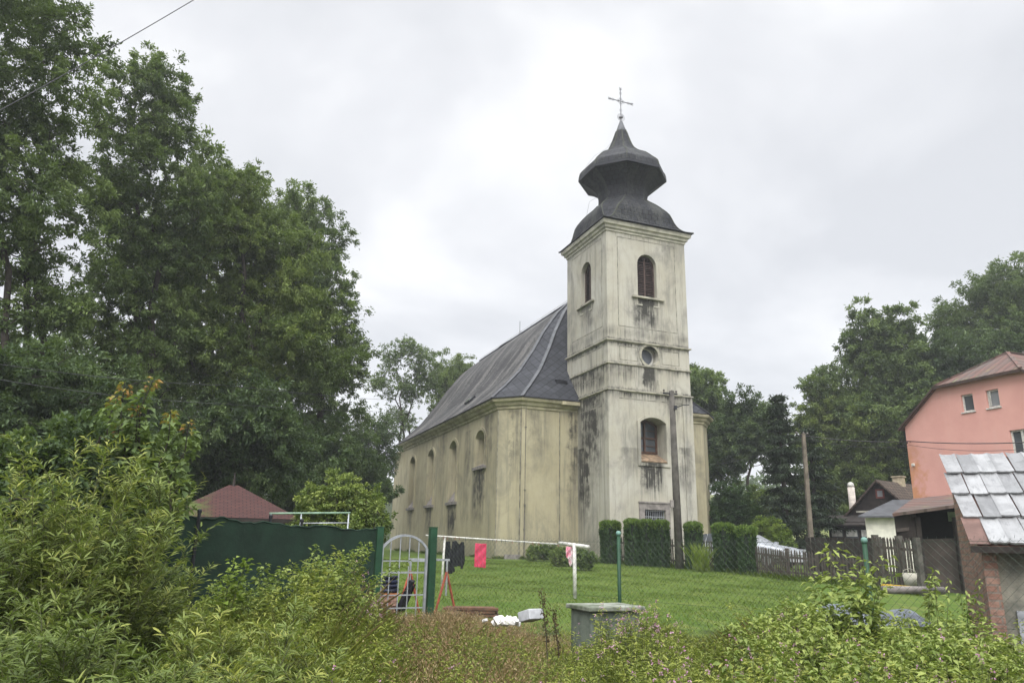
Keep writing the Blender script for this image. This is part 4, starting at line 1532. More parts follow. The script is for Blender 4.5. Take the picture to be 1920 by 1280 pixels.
# ------------------------------------------------------------------ picket fences
def fence(label, pts, top_z, step, wd, tips=True, rails=(.25, .75), mat='picket', post_mat='picket', post_every=2.4, post_w=.1, cat='fence', base_gap=.06, jit=.02, post_over=.05):
    root = thing('picket_fence', label, cat, (pts[0][0], pts[0][1], float(gz(pts[0][0], pts[0][1]))))
    o3 = np.array(root.location)
    pk, rls = MB(), [MB() for _ in rails]
    acc = 0.0
    posts = []
    for i in range(len(pts) - 1):
        a, b = np.array(pts[i][:2]), np.array(pts[i + 1][:2])
        L = np.linalg.norm(b - a)
        u = (b - a) / L
        nrm = np.array([u[1], -u[0]])
        ta, tb_ = top_z[i], top_z[i + 1]
        k = int(L / step)
        ang = math.atan2(u[1], u[0])
        for j in range(k):
            s_ = (j + .5) * step
            p = a + u * s_
            zt = ta + (tb_ - ta) * s_ / L + random.uniform(-jit, jit)
            zb = float(gz(*p)) + base_gap
            M = Matrix.Translation((p[0] - o3[0], p[1] - o3[1], -o3[2])) @ Matrix.Rotation(ang, 4, 'Z') @ Matrix.Rotation(random.uniform(-.02, .02), 4, 'Y')
            w2 = wd / 2 * random.uniform(.9, 1.1)
            poly = [(-w2, zb), (w2, zb), (w2, zt - .06), (0 if tips else w2, zt), (-w2, zt - .06)] if tips else [(-w2, zb), (w2, zb), (w2, zt), (-w2, zt)]
            v0 = [M @ Vector((x, -.012, z)) for x, z in poly]
            v1 = [M @ Vector((x, .012, z)) for x, z in poly]
            n = len(poly)
            pk.add(v0 + v1, [tuple(range(n)), tuple(range(2 * n - 1, n - 1, -1))] + [(q, q + n, (q + 1) % n + n, (q + 1) % n) for q in range(n)])
        for rl, f in zip(rls, rails):
            zs_ = [float(gz(*q)) + f * (t - float(gz(*q))) for q, t in ((a, ta), (b, tb_))]
            off = -nrm * .035
            rl.bar((a[0] + off[0] - o3[0], a[1] + off[1] - o3[1], zs_[0] - o3[2]), (b[0] + off[0] - o3[0], b[1] + off[1] - o3[1], zs_[1] - o3[2]), .04, .07)
        m = max(1, int(round(L / post_every)))
        for j in range(m + (1 if i == len(pts) - 2 else 0)):
            p = a + u * L * j / m - nrm * .11
            posts.append((p, ta + (tb_ - ta) * j / m, ang))
    mk('pickets', pk, MT[mat], root)
    for rl in rls:
        mk('rail', rl, MT[mat], root)
    for p, zt, ang in posts:
        pm = MB()
        zb = float(gz(*p)) - .15
        pm.box((-post_w / 2, -post_w / 2, zb - o3[2]), (post_w / 2, post_w / 2, zt + post_over - o3[2]),
               Matrix.Translation((p[0] - o3[0], p[1] - o3[1], 0)) @ Matrix.Rotation(ang, 4, 'Z'))
        mk('post', pm, MT[post_mat], root)
    return root


fa = [ground_at(1150, 36), ground_at(1345, 32.2), ground_at(1470, 28.4), ground_at(1640, 26)]
fence('low brown picket fence running behind the clipped hedge blocks to the nettles', fa, [float(gz(p[0], p[1])) + h for p, h in zip(fa, (1.25, 1.15, 1.0, .95))], .125, .055)
fb = [ground_at(1636, 25.6), ground_at(1680, 24.9), ground_at(1713, 24.4)]
fence('tall weathered picket fence with concrete posts in front of the white hut', fb, [1.98, 1.95, 1.9], .115, .065, mat='picket', post_mat='concrete', post_every=2.2, post_w=.15, rails=(.3, .8))
fc = [ground_at(1512, 33.5), ground_at(1645, 31)]
fence('dark close-boarded wooden fence behind the thin concrete pole', fc, [2.02, 2.0], .13, .125, False, mat='dark_wood', post_mat='concrete', post_w=.12, rails=(.2, .8))

# ------------------------------------------------------------------ garden gate, screen fence, chain link fence
g0, g1 = at_r(716, 1011, 13.25), at_r(803, 1012, 13.55)
gu = unit((g1 - g0) * [1, 1, 0])
gw = np.linalg.norm((g1 - g0)[:2])
gate = thing('garden_gate', 'grey metal garden gate with arched top and grid of bars between green posts', 'gate', (g0[0], g0[1], 0.05), math.atan2(gu[1], gu[0]))
fr = MB()
zsp, ztop = 1.40, 1.62
fr.bar((.02, 0, .12), (.02, 0, zsp), .04, .045)
fr.bar((gw - .02, 0, .12), (gw - .02, 0, zsp), .04, .045)
hw_ = gw / 2 - .02
rise = ztop - zsp
rr_ = (hw_ ** 2 + rise ** 2) / (2 * rise)
ap2 = []
for i in range(15):
    t = -math.asin(hw_ / rr_) + 2 * math.asin(hw_ / rr_) * i / 14
    ap2.append((gw / 2 + rr_ * math.sin(t), 0, zsp + rr_ * math.cos(t) - (rr_ - rise)))
fr.tube(ap2, .027, 4)
fr.bar((.04, 0, .14), (gw - .04, 0, .14), .035, .04)
mk('frame', fr, MT['galv'], gate)
for i in range(1, 5):
    x = gw * i / 5
    b = MB()
    zt = zsp + math.sqrt(rr_ ** 2 - (x - gw / 2) ** 2) - (rr_ - rise)
    b.bar((x, 0, .16), (x, 0, zt - .02), .016, .016)
    mk('upright_bar', b, MT['galv'], gate)
for z in (.42, .63, 1.0, 1.19):
    b = MB()
    b.bar((.04, .012, z), (gw - .04, .012, z), .02, .03 if z == 1.0 else .02)
    mk('cross_bar', b, MT['galv'], gate)
b = MB()
b.box((-.03, -.05, 1.22), (.03, .03, 1.3))
b.tube([(0, -.04, 1.27), (-.08, -.06, 1.27)], .012, 6)
mk('latch', b, MT['galv'], gate)


def square_post(label, px, R, top_py, wd):
    p = ground_at(px, R)
    zt = at_r(px, top_py, R)[2]
    o = thing('gate_post', label, 'post', p, math.atan2(gu[1], gu[0]), 'green gate posts')
    b = MB()
    b.box((-wd / 2, -wd / 2, -.2), (wd / 2, wd / 2, zt - p[2] - .01))
    mk('shaft', b, MT['green_paint'], o, bevel=.006)
    b = MB()
    b.box((-wd / 2 - .004, -wd / 2 - .004, zt - p[2] - .008), (wd / 2 + .004, wd / 2 + .004, zt - p[2] + .006))
    mk('cap', b, MT['green_paint'], o)
    return o


square_post('green square gate post at the end of the green netting', 710.5, 13.2, 987, .115)
square_post('green square gate post between the arched gate and the wire mesh', 811, 13.6, 988, .125)

sf_pts = [(706, 13.15, 990), (610, 12.7, 984), (500, 12.2, 977), (420, 11.7, 969), (331, 11.2, 961), (200, 10.7, 950), (60, 10.4, 945)]
sfr = thing('screen_fence', 'dark green privacy netting fence with sagging top edge left of the gate', 'fence', ground_at(420, 11.7))
so3 = np.array(sfr.location)
net = MB()
nv_, nu_ = 9, 0
cols = []
for i in range(len(sf_pts) - 1):
    (p0, r0, t0), (p1, r1, t1) = sf_pts[i], sf_pts[i + 1]
    A0, A1 = at_r(p0, t0, r0), at_r(p1, t1, r1)
    for k in range(10):
        q = k / 10
        p = A0 + (A1 - A0) * q
        p[2] -= .05 * math.sin(math.pi * q) + .012 * math.sin(k * 2.1 + i)
        cols.append((p, q, i))
cols.append((at_r(sf_pts[-1][0], sf_pts[-1][2], sf_pts[-1][1]), 0, 9))
vs = []
for (p, q, i) in cols:
    zb = float(gz(p[0], p[1])) + .05
    for j in range(nv_):
        t = j / (nv_ - 1)
        off = .035 * math.sin(math.pi * q) * math.sin(math.pi * t) + .012 * math.sin(t * 9 + i * 3 + q * 7)
        vs.append((p[0] - so3[0], p[1] - so3[1] + off, zb + (p[2] - zb) * t - so3[2]))
vs2 = [(x, y + .008, z) for x, y, z in vs]
n_c = len(cols)
fs = [(c * nv_ + j, (c + 1) * nv_ + j, (c + 1) * nv_ + j + 1, c * nv_ + j + 1) for c in range(n_c - 1) for j in range(nv_ - 1)]
net.add(vs, fs)
net.add(vs2, [f[::-1] for f in fs])
mk('netting', net, MT['screen'], sfr, True)
hem = MB()
hem.tube([(p[0] - so3[0], p[1] - so3[1], p[2] - so3[2]) for p, q, i in cols], .014, 5)
mk('top_wire', hem, MT['screen'], sfr)
for (px, R, t) in ((363, 11.35, 958), (500, 12.25, 968), (560, 12.5, 976)):
    p = ground_at(px, R)
    zt = at_r(px, t, R)[2]
    b = MB()
    b.tube([(p[0] - so3[0], p[1] - so3[1] + .06, p[2] - .2 - so3[2]), (p[0] - so3[0], p[1] - so3[1] + .06, zt - so3[2])], .022, 8)
    b.lathe([(.032, -.02), (.032, .02), (.02, .035)], 8, (p[0] - so3[0], p[1] - so3[1] + .06, zt - so3[2]))
    mk('post', b, MT['iron'], sfr)

cl_pts = [(816, 13.55), (1160, 11.0), (1621, 9.3), (1990, 8.7)]
clf = thing('chain_link_fence', 'green wire mesh fence between the lawn and the wild strip', 'fence', ground_at(1160, 11))
co3 = np.array(clf.location)
cw, ctop = MB(), MB()
ctz = [1.63, 1.65, 1.70, 1.74]
for i in range(3):
    a, b = ground_at(*cl_pts[i]), ground_at(*cl_pts[i + 1])
    za, zb = ctz[i], ctz[i + 1]
    L = np.linalg.norm((b - a)[:2])
    u = (b - a) / L
    u[2] = 0

    def P_(s_, t):
        p = a + u * s_
        z0 = float(gz(p[0], p[1])) + .04
        z1 = za + (zb - za) * s_ / L
        return (p[0] - co3[0], p[1] - co3[1], z0 + (z1 - z0) * t - co3[2])
    Hh, d = 1.6, .088
    for k in range(int(-Hh / d), int(L / d) + 1):
        for sg in (1, -1):
            s0 = k * d if sg == 1 else k * d + Hh
            s1 = s0 + sg * Hh
            t0, t1 = 0., 1.
            lo2, hi2 = (s0, s1) if sg == 1 else (s1, s0)
            if hi2 <= 0 or lo2 >= L:
                continue
            def cl(s_):
                return (s_ - s0) / (s1 - s0)
            ts = sorted([min(1, max(0, cl(0.))), min(1, max(0, cl(L)))])
            if ts[1] - ts[0] < .01:
                continue
            cw.tube([P_(min(L, max(0, s0 + (s1 - s0) * t)), t) for t in (ts[0], ts[1])], .0015, 3, False)
    for f in (.02, .5, .985):
        ctop.tube([P_(L * q / 6, f) for q in range(7)], .0024, 4)
    for k in range(int(L / d)):
        p = Vector(P_(k * d + d / 2, 1.0))
        cw.tube([p, p + Vector((.008, 0, .028))], .002, 3, False)
mk('wire_mesh', cw, MT['wire'], clf)
mk('tension_wire', ctop, MT['wire'], clf)
for (px, R), tp in zip(cl_pts[1:], (999, 1012, 1010)):
    p = ground_at(px, R)
    zt = at_r(px, tp, R)[2]
    b = MB()
    q = p - co3
    b.tube([(q[0], q[1], -.3), (q[0], q[1], zt - co3[2])], .026, 10)
    po = mk('post', b, MT['green_paint'], clf, True)
    b = MB()
    b.lathe([(.032, -.03), (.036, 0), (.03, .022), (.012, .032)], 10, (q[0], q[1], zt - co3[2]))
    mk('cap', b, simple('post_cap', (.14, .26, .22), .5, .2, 6), po, True)

# ------------------------------------------------------------------ clothes drying rail and washing
lr0, lr1 = at_r(798, 1003, 19.6), at_r(1052, 1020, 20.4)
rail = thing('clothes_rail', 'white metal washing line frame with two posts on the lawn', 'clothes rail', ground_at(830, 20))
ro = np.array(rail.location)
b = MB()
b.tube([lr0 - ro, lr1 - ro], .021, 8)
mk('rail', b, MT['white_paint'], rail, True)
p1 = ground_at(831, 19.8)
b = MB()
b.tube([p1 - ro - [0, 0, .1], at_r(834, 1006, 19.7) - ro], .03, 8)
mk('post', b, MT['white_paint'], rail, True)
p2 = at_r(1078, 1135, 18.2)
p2[2] = float(gz(p2[0], p2[1])) - .1
t2 = at_r(1077, 1021, 18.2)
b = MB()
b.tube([p2 - ro, t2 - ro], .045, 10)
mk('post', b, MT['white_paint'], rail, True)
b = MB()
b.tube([at_r(1049, 1017.5, 18.6) - ro, at_r(1104, 1025, 17.9) - ro], .045, 10)
mk('cross_bar', b, MT['white_paint'], rail, True)
for k in range(34):
    q = (k + .5) / 34 + random.uniform(-.01, .01)
    if .30 < q < .45:
        continue
    p = lr0 + (lr1 - lr0) * q - ro
    b = MB()
    dx = random.uniform(-.02, .02)
    b.tube([p + [0, -.02, .01], p + [dx, -.02, -.07]], .009, 4)
    mk('peg', b, simple('peg_plastic', random.choice([(.05, .05, .06), (.2, .06, .05), (.35, .33, .3)]), .6), rail)


def cloth(name, label, cat, outline, R, mat, wav=.03, seed=0):
    """hanging cloth: px outline at distance R -> subdivided, rippled sheet with thickness"""
    rnd2 = random.Random(seed)
    xs_ = [p[0] for p in outline]
    ys_ = [p[1] for p in outline]
    x0, x1, y0, y1 = min(xs_), max(xs_), min(ys_), max(ys_)
    org = at_r((x0 + x1) / 2, y0, R)

    def inside(x, y):
        c_ = False
        n = len(outline)
        for i in range(n):
            xa, ya = outline[i]
            xb, yb = outline[(i + 1) % n]
            if (ya > y) != (yb > y) and x < (xb - xa) * (y - ya) / (yb - ya) + xa:
                c_ = not c_
        return c_
    nx_, ny_ = 44, 60
    b = MB()
    idx = {}

    def vid(i, j):
        if (i, j) not in idx:
            x, y = x0 + (x1 - x0) * i / nx_, y0 + (y1 - y0) * j / ny_
            p = at_r(x, y, R) - org
            t = j / ny_
            p[1] += wav * math.sin(i * .45 + seed + t) * (.3 + t) + wav * .5 * math.sin(j * .25 + i * .15)
            idx[(i, j)] = len(b.v)
            b.v.append(tuple(p))
        return idx[(i, j)]
    for i in range(nx_):
        for j in range(ny_):
            if inside(x0 + (x1 - x0) * (i + .5) / nx_, y0 + (y1 - y0) * (j + .5) / ny_):
                b.f.append([vid(i, j), vid(i, j + 1), vid(i + 1, j + 1), vid(i + 1, j)])
                b.m.append(0)
                b.uv.append(None)
    o = mk(name, b, mat, None, True, org)
    sm = o.modifiers.new('thick', 'SOLIDIFY')
    sm.thickness = .012
    tag(o, label, cat)
    return o


cloth('black_trousers', 'black trousers hanging from the white rail next to the left post', 'trousers', [(836, 1014), (844, 1014), (846, 1035), (851, 1052), (852, 1071), (846, 1075), (833, 1073), (834, 1040)], 19.85, MT['black_cloth'], .03, 1)
cloth('black_jumper', 'black jumper with long sleeve hanging between trousers and towel', 'jumper', [(848, 1014), (855, 1013), (861, 1020), (866, 1015), (870, 1016), (871, 1052), (867, 1066), (864, 1066), (863, 1060), (852, 1062), (846, 1055), (846, 1030)], 19.9, MT['black_cloth'], .03, 2)
cloth('pink_towel', 'raspberry pink towel hanging from the white rail', 'towel', [(891, 1018), (912, 1019), (910, 1064), (889, 1062)], 20.1, MT['pink_cloth'], .018, 3)
cloth('small_laundry', 'pale patterned small laundry hanging beside the right white post', 'laundry', [(1061, 1024), (1076, 1025), (1077, 1040), (1073, 1055), (1069, 1062), (1066, 1050), (1061, 1040)], 18.3, MT['white_cloth'], .025, 4)

# ------------------------------------------------------------------ yard things by the gate
tp = ground_at(806, 15.2)
tre = thing('trestle', 'grey pipe trestle with red splayed legs behind the gate', 'trestle', tp, R_(3))
tw_ = 66 * 15.2 / 1400
b = MB()
b.bar((-tw_ / 2 - .05, 0, 1.02), (tw_ / 2 + .05, 0, 1.02), .04, .04)
mk('top_bar', b, MT['galv'], tre)
for s_ in (-1, 1):
    b = MB()
    b.tube([(s_ * tw_ / 2, 0, .35), (s_ * tw_ / 2, 0, 1.01)], .02, 6)
    mk('upright', b, MT['galv'], tre)
    for d in (-1, 1):
        b = MB()
        b.bar((s_ * tw_ / 2, 0, .80), (s_ * tw_ / 2 + .2 * d, .22 * d, 0), .035, .03)
        mk('leg', b, MT['rust_red'], tre)
bp = ground_at(733, 14.6)
BRK = brickmat('loose_brick', (.32, .15, .095), (.42, .26, .19), (.10, .075, .06), 1.0)


def boxuv(mb, lo, hi, M=None):
    """box with metric uvs"""
    n0 = len(mb.f)
    mb.box(lo, hi, M)
    d = [hi[i] - lo[i] for i in range(3)]
    sizes = [(d[1], d[0]), (d[0], d[1]), (d[0], d[2]), (d[1], d[2]), (d[0], d[2]), (d[1], d[2])]
    for i, (a_, c_) in enumerate(sizes):
        mb.uv[n0 + i] = [(0, 0), (a_, 0), (a_, c_), (0, c_)]


bs = thing('brick_stack', 'small stack of old bricks behind the arched gate', 'bricks', bp, R_(12))
for z in range(5):
    for i in range(3):
        b = MB()
        hgt = .075
        ox, oy = random.uniform(-.012, .012), random.uniform(-.02, .02)
        if z % 2:
            b.box((-.17 + i * .115 + ox, -.13 + oy, z * .08), (-.06 + i * .115 + ox, .13 + oy, z * .08 + hgt))
        else:
            b.box((-.17 + ox, -.13 + i * .09 + oy, z * .08), (.17 + ox, -.05 + i * .09 + oy, z * .08 + hgt))
        mk('brick', b, simple('brick_red', random.choice([(.30, .15, .11), (.36, .22, .17), (.26, .12, .09)]), .9, .4, 14), bs, bevel=.004)
b = MB()
b.box((-.2, -.14, .41), (.2, .14, .46))
tag(mk('orange_board', b, simple('orange_board', (.45, .17, .06), .8, .3, 9), None, loc=bp, rot=(0, 0, R_(10))), 'short orange board lying on top of the brick stack', 'board')
b = MB()
for i in range(4):
    b.lathe([(.17 - .012 * i, i * .075), (.2 - .015 * i, i * .075 + .03), (.17, i * .075 + .068)], 14, (0, 0, 0))
tag(mk('navy_bag', b, MT['plastic_dark'], None, True, loc=(bp[0] + .0, bp[1] + .05, bp[2] + .47)), 'folded navy blue bag lying on the bricks behind the gate', 'bag')
b = MB()
b.box((-.05, -.16, 0), (.03, .16, .62), Matrix.Rotation(R_(24), 4, 'Y'))
b.bar((.09, -.17, .0), (.28, -.17, .5), .03, .03)
b.bar((.09, .17, .0), (.28, .17, .5), .03, .03)
tag(mk('folding_chair', b, MT['black_cloth'], None, loc=(bp[0] + .2, bp[1], bp[2] + .12), bevel=.01), 'black folded chair leaning beside the brick stack', 'chair')
lp = ground_at(888, 15.2)
tim = thing('timber_stack', 'low stack of brown planks on the edge of the lawn', 'planks', lp, R_(4))
for z in range(3):
    for i in range(3):
        b = MB()
        b.box((-.5 + random.uniform(-.06, .04), -.18 + i * .13, z * .06), (.48 + random.uniform(-.05, .06), -.06 + i * .13, z * .06 + .045))
        mk('plank', b, simple('brown_plank', random.choice([(.13, .065, .04), (.17, .10, .07), (.10, .05, .035)]), .9, .4, 7), tim)
b = MB()
b.box((-.13, -.17, 0), (.13, .17, .15), Matrix.Rotation(R_(30), 4, 'Z') @ Matrix.Rotation(R_(-14), 4, 'X'))
tag(mk('concrete_block', b, MT['grey_block'], None, loc=at_r(996, 1163, 11.9), bevel=.012), 'pale grey block lying tilted in the dry grass', 'block')
rb_ = thing('rubble_heap', 'small white rubble heap in the dry grass left of the grey block', 'rubble', at_r(950, 1170, 11.6))
b = MB()
rr2 = random.Random(5)
for i in range(26):
    M = Matrix.Translation((rr2.gauss(0, .14), rr2.gauss(0, .08), rr2.uniform(0, .07))) @ Matrix.Rotation(rr2.random() * 6, 4, Vector((rr2.random(), rr2.random(), 1)).normalized())
    s_ = rr2.uniform(.03, .07)
    b.box((-s_, -s_ * .7, -s_ * .5), (s_, s_ * .7, s_ * .5), M)
mk('stones', b, MT['white_rubble'], rb_, bevel=.01)

cb0 = at_r(1107, 1137, 9.6)
cg = float(gz(cb0[0], cb0[1]))
cab = thing('utility_cabinet', 'weathered grey-green utility cabinet standing among the weeds', 'cabinet', (cb0[0], cb0[1], cg), R_(-4))
chh = cb0[2] - cg
b = MB()
b.box((0, 0, -.1), (.72, .5, chh - .06))
cbody = mk('body', b, MT['box_metal'], cab, bevel=.012)
b = MB()
b.box((.05, -.014, .08), (.35, -.001, chh - .14))
mk('door', b, MT['box_metal'], cab, bevel=.005)
b = MB()
b.box((.37, -.014, .08), (.67, -.001, chh - .14))
mk('door', b, MT['box_metal'], cab, bevel=.005)
b = MB()
b.box((-.05, -.05, chh - .055), (.77, .55, chh))
mk('lid', b, MT['box_top'], cab, bevel=.012)
cab.rotation_euler = (0, 0, R_(24))


# ------------------------------------------------------------------ utility poles and wires
def pole(name, label, px, R, base_py, top_py, r0, r1, mat, seed, square=False):
    p = ground_at(px[0], R)
    t = at_r(px[1], top_py, R)
    o = thing(name, label, 'pole', p)
    q = t - p
    b = MB()
    b.tube([(0, 0, -.4), (q[0] * .5, q[1] * .5, q[2] * .5), (q[0], q[1], q[2])], [r0, (r0 + r1) / 2, r1], 4 if square else 14)
    mk('shaft', b, mat, o, not square)
    b = MB()
    ang = R_(20)
    ux_, uy_ = math.cos(ang), math.sin(ang)
    b.bar((q[0] - .42 * ux_, q[1] - .42 * uy_, q[2] - .12), (q[0] + .28 * ux_, q[1] + .28 * uy_, q[2] - .12), .07, .06)
    mk('crossarm', b, MT['iron'], o)
    for s_ in (-.38, .02, .24):
        b = MB()
        b.lathe([(.012, 0), (.012, .05), (.045, .06), (.05, .11), (.03, .14), (.01, .15)], 8, (q[0] + s_ * ux_, q[1] + s_ * uy_, q[2] - .09))
        mk('insulator', b, simple('porcelain', (.11, .10, .09), .4), o, True)
    return o, t


po1, pt1 = pole('concrete_pole', 'thick weathered concrete utility pole standing in front of the church tower', (1273, 1259), 32, 1062, 733, .185, .115, MT['concrete'], 1)
b = MB()
q = np.array(pt1) - np.array(po1.location)
b.tube([q + [.1, -.05, -.75], q + [.45, -.1, -.62], q + [.72, -.1, -.60]], .022, 6)
b.box(tuple(q + [.05, -.16, -.82]), tuple(q + [.18, .0, -.66]))
mk('bracket', b, MT['iron'], po1)
b = MB()
b.box(tuple([-.19 - .12, -.12, 2.45]), tuple([-.17, .03, 2.75]))
mk('junction_box', b, MT['stone_frame'], po1)
po2, pt2 = pole('concrete_pole', 'thin square concrete utility pole right of the dark spruces', (1521, 1506), 36, 1005, 812, .135, .10, MT['wood_pole'], 2, True)


def wire(label, pts, sag, r, name='overhead_wire'):
    P = []
    for (a, c_) in zip(pts[:-1], pts[1:]):
        a, c_ = np.array(a), np.array(c_)
        for k in range(13):
            t = k / 12
            p = a + (c_ - a) * t
            p[2] -= sag * 4 * t * (1 - t)
            P.append(p)
    b = MB()
    o3 = P[0]
    b.tube([p - o3 for p in P], r, 4)
    o = mk(name, b, MT['cable'], None, True, o3)
    tag(o, label, 'wire', 'overhead wires')
    return o


hb = at_r(1708, 827, 41.6)
wire('overhead wire from the thin concrete pole past the pink house', [pt2 + [0, 0, -.1], hb, at_r(1990, 825, 36)], .12, .022)
wire('thinner lower wire from the thin concrete pole to the pink house', [pt2 + [0, 0, -.2], hb + [0, 0, -.2], at_r(1990, 834, 36)], .25, .010)
wire('thick single wire crossing the sky in the top left corner', [at_r(-60, 240, 13), at_r(430, -40, 15)], .05, .011)
wire('upper of two thin wires stretched across the dark trees on the left', [at_r(-40, 677, 21), at_r(420, 722, 23), at_r(760, 750, 66)], .1, .010)
wire('lower of two thin wires stretched across the dark trees on the left', [at_r(-40, 705, 20.5), at_r(420, 757, 22.5), at_r(760, 771, 66)], .1, .010)
wire('faint wires running from the thin concrete pole towards the church', [pt2 + [0, 0, -.15], at_r(1300, 868, 60)], .5, .014)

# ------------------------------------------------------------------ pink house
ang_p = math.atan2(-A[1], -A[0])
P0 = at_r(1705, 870, 42)
pg = float(gz(P0[0], P0[1]))
pink = thing('pink_house', 'salmon pink rendered house with rusty half-hipped roof at the right edge', 'house', (P0[0], P0[1], 0), ang_p)
PINK = NT('pink_render')
co = PINK.co()
pc = PINK.mix(PINK.mr(PINK.noise(co, .7, 5, .6), .35, .65), (.60, .325, .28), (.55, .29, .25))
pc = PINK.mix(PINK.mr(PINK.noise(PINK.map(co, (1.2, 1.2, .2)), 1.5, 5, .6), .52, .75, 0, .5), pc, (.58, .36, .32))
pxx, pyy, pzz = PINK.xyz(co)
ed_ = PINK.math('MULTIPLY', PINK.mr(PINK.math('ADD', pxx, PINK.mr(PINK.noise(co, 1.8, 5, .7), .3, .7, -.5, .5)), .9, .0, 0, .85), PINK.mr(pzz, 7.4, 5.5))
pc = PINK.mix(ed_, pc, (.47, .22, .10))
MT['pink'] = PINK.end(pc, .92, PINK.bump(PINK.noise(co, 22, 4, .7), .25, .02), 0, .15)
PWD, PDp = 8.45, 9.0
ze, zv, xr = 7.68, 9.35, 2.25
zr = 10.8
front = [(0, pg - .3), (PWD, pg - .3), (PWD, ze), (PWD - xr, zv), (xr, zv), (0, ze)]
wd_ = [(3.25, 7.87, 3.84, 8.68), (4.48, 7.87, 5.07, 8.68), (5.28, 5.45, 6.25, 6.75), (1.2, 2.6, 2.1, 3.8), (3.2, 2.6, 4.1, 3.8)]
holes = [[(a, b_), (c_, b_), (c_, d_), (a, d_)] for a, b_, c_, d_ in wd_]
w_ = MB()
w_.wall(front, holes, (0, 0, 0), UX, UZ, (0, 1, 0), [.16] * 5)
w_.add([(0, 0, pg - .3), (0, PDp, pg - .3), (0, PDp, ze), (0, 0, ze)], [(0, 1, 2, 3)])
w_.add([(PWD, 0, pg - .3), (PWD, PDp, pg - .3), (PWD, PDp, ze), (PWD, 0, ze)], [(3, 2, 1, 0)])
w_.add([(p[0], PDp, p[1]) for p in front], [tuple(range(6))])
mk('wall', w_, MT['pink'], pink)
RRF = NT('rusty_sheet_roof')
co = RRF.co()
rc = RRF.mix(RRF.mr(RRF.noise(co, .8, 6, .7), .4, .6), (.12, .062, .048), (.095, .07, .06))
rc = RRF.mix(RRF.mr(RRF.noise(RRF.map(co, (2.2, .3, .5)), 1.2, 5, .7), .55, .68), rc, (.14, .15, .07))
rX, rY, rZ = RRF.xyz(co)
rib = RRF.math('SINE', RRF.math('MULTIPLY', rX, 2 * math.pi / .42))
rc = RRF.mix(RRF.mr(rib, .8, .98, 0, .75), rc, (.04, .028, .022))
MT['rust_roof'] = RRF.end(rc, .7, RRF.bump(rib, .5, .04), .0, .3)
ov = .22
rfm = MB()
y1 = 2.3
hz = zv - .05
apx, apb = (PWD / 2, y1, zr), (PWD / 2, PDp - y1, zr)
fl, fr_ = (xr - .15, -ov, zv - .03), (PWD - xr + .15, -ov, zv - .03)
el_, er_ = (-ov, -ov, ze - .17), (PWD + ov, -ov, ze - .17)
bl, br = (-ov, PDp + ov, ze - .17), (PWD + ov, PDp + ov, ze - .17)
bfl, bfr = (xr - .15, PDp + ov, zv - .03), (PWD - xr + .15, PDp + ov, zv - .03)
F_ = [[fl, fr_, apx], [el_, fl, apx, apb, bfl, bl], [fr_, er_, br, bfr, apb, apx], [bfr, bfl, apb]]
for f in F_:
    n = len(f)
    th_ = Vector((0, 0, -.07))
    rfm.add([Vector(p) for p in f] + [Vector(p) + th_ for p in f], [tuple(range(n)), tuple(range(2 * n - 1, n - 1, -1))] + [(q, (q + 1) % n, (q + 1) % n + n, q + n) for q in range(n)])
prf = mk('roof', rfm, MT['rust_roof'], pink)
b = MB()
b.bar(Vector(fl) + Vector((0, -.03, -.09)), Vector(fr_) + Vector((0, -.03, -.09)), .05, .12)
b.bar(Vector(el_) + Vector((0, -.01, -.05)), Vector(fl) + Vector((0, -.01, -.05)), .06, .09)
b.bar(Vector(er_) + Vector((0, -.01, -.05)), Vector(fr_) + Vector((0, -.01, -.05)), .06, .09)
mk('verge_board', b, simple('verge_brown', (.055, .035, .028), .8), prf)
b = MB()
for p in (fl, fr_):
    b.bar(Vector(p) + Vector((0, 0, .03)), Vector(apx) + Vector((0, 0, .03)), .14, .05)
b.bar(Vector(apx) + Vector((0, 0, .03)), Vector(apb) + Vector((0, 0, .03)), .14, .05)
mk('ridge_cap', b, MT['rust_roof'], prf)
b = MB()
b.box((PWD / 2 - .35, y1 + 1.6, zr - .8), (PWD / 2 + .35, y1 + 2.3, zr + .32))
mk('chimney', b, MT['stone_frame'], prf)
for i, (a, b_, c_, d_) in enumerate(wd_):
    g = MB()
    g.prism([(a - .01, b_ - .01), (c_ + .01, b_ - .01), (c_ + .01, d_ + .01), (a - .01, d_ + .01)], (0, .14, 0), UX, UZ, (0, .03, 0))
    wo_ = mk('window', g, MT['glass_grey'] if i == 1 else MT['glass'], pink)
    f = MB()
    frame_strip(f, [(a + .07, b_ + .07), (c_ - .07, b_ + .07), (c_ - .07, d_ - .07), (a + .07, d_ - .07)], [(a + .003, b_ + .003), (c_ - .003, b_ + .003), (c_ - .003, d_ - .003), (a + .003, d_ - .003)], (0, .14, 0), UX, UZ, (0, -1, 0), .05)
    if i == 2:
        f.box(((a + c_) / 2 - .05, .095, b_ + .07), ((a + c_) / 2 + .05, .138, d_ - .07))
    if i == 1:
        f.bar((a + .14, .07, b_ + .08), (a + .2, -.02, d_ - .09), .04, .04)
    mk('frame', f, MT['white_paint'], wo_)
    f = MB()
    f.box((a - .06, -.05, b_ - .06), (c_ + .06, -.003, b_ - .003))
    mk('sill', f, MT['white_paint'], wo_)
f = MB()
f.box((.2, -.12, 5.62), (.34, -.002, 5.76))
mk('wall_lamp', f, MT['white_paint'], pink, bevel=.02)
f = MB()
f.tube([(.25, -.002, 6.85), (.25, -.25, 6.85), (.25, -.25, 6.72)], .025, 6)
mk('wire_bracket', f, MT['iron'], pink)

# ------------------------------------------------------------------ brown timber cottage and white hut
CD = ground_at(1662, 47)
cott = thing('timber_cottage', 'brown timber cottage with steep gable and red-framed attic window', 'cottage', CD, R_(-52))


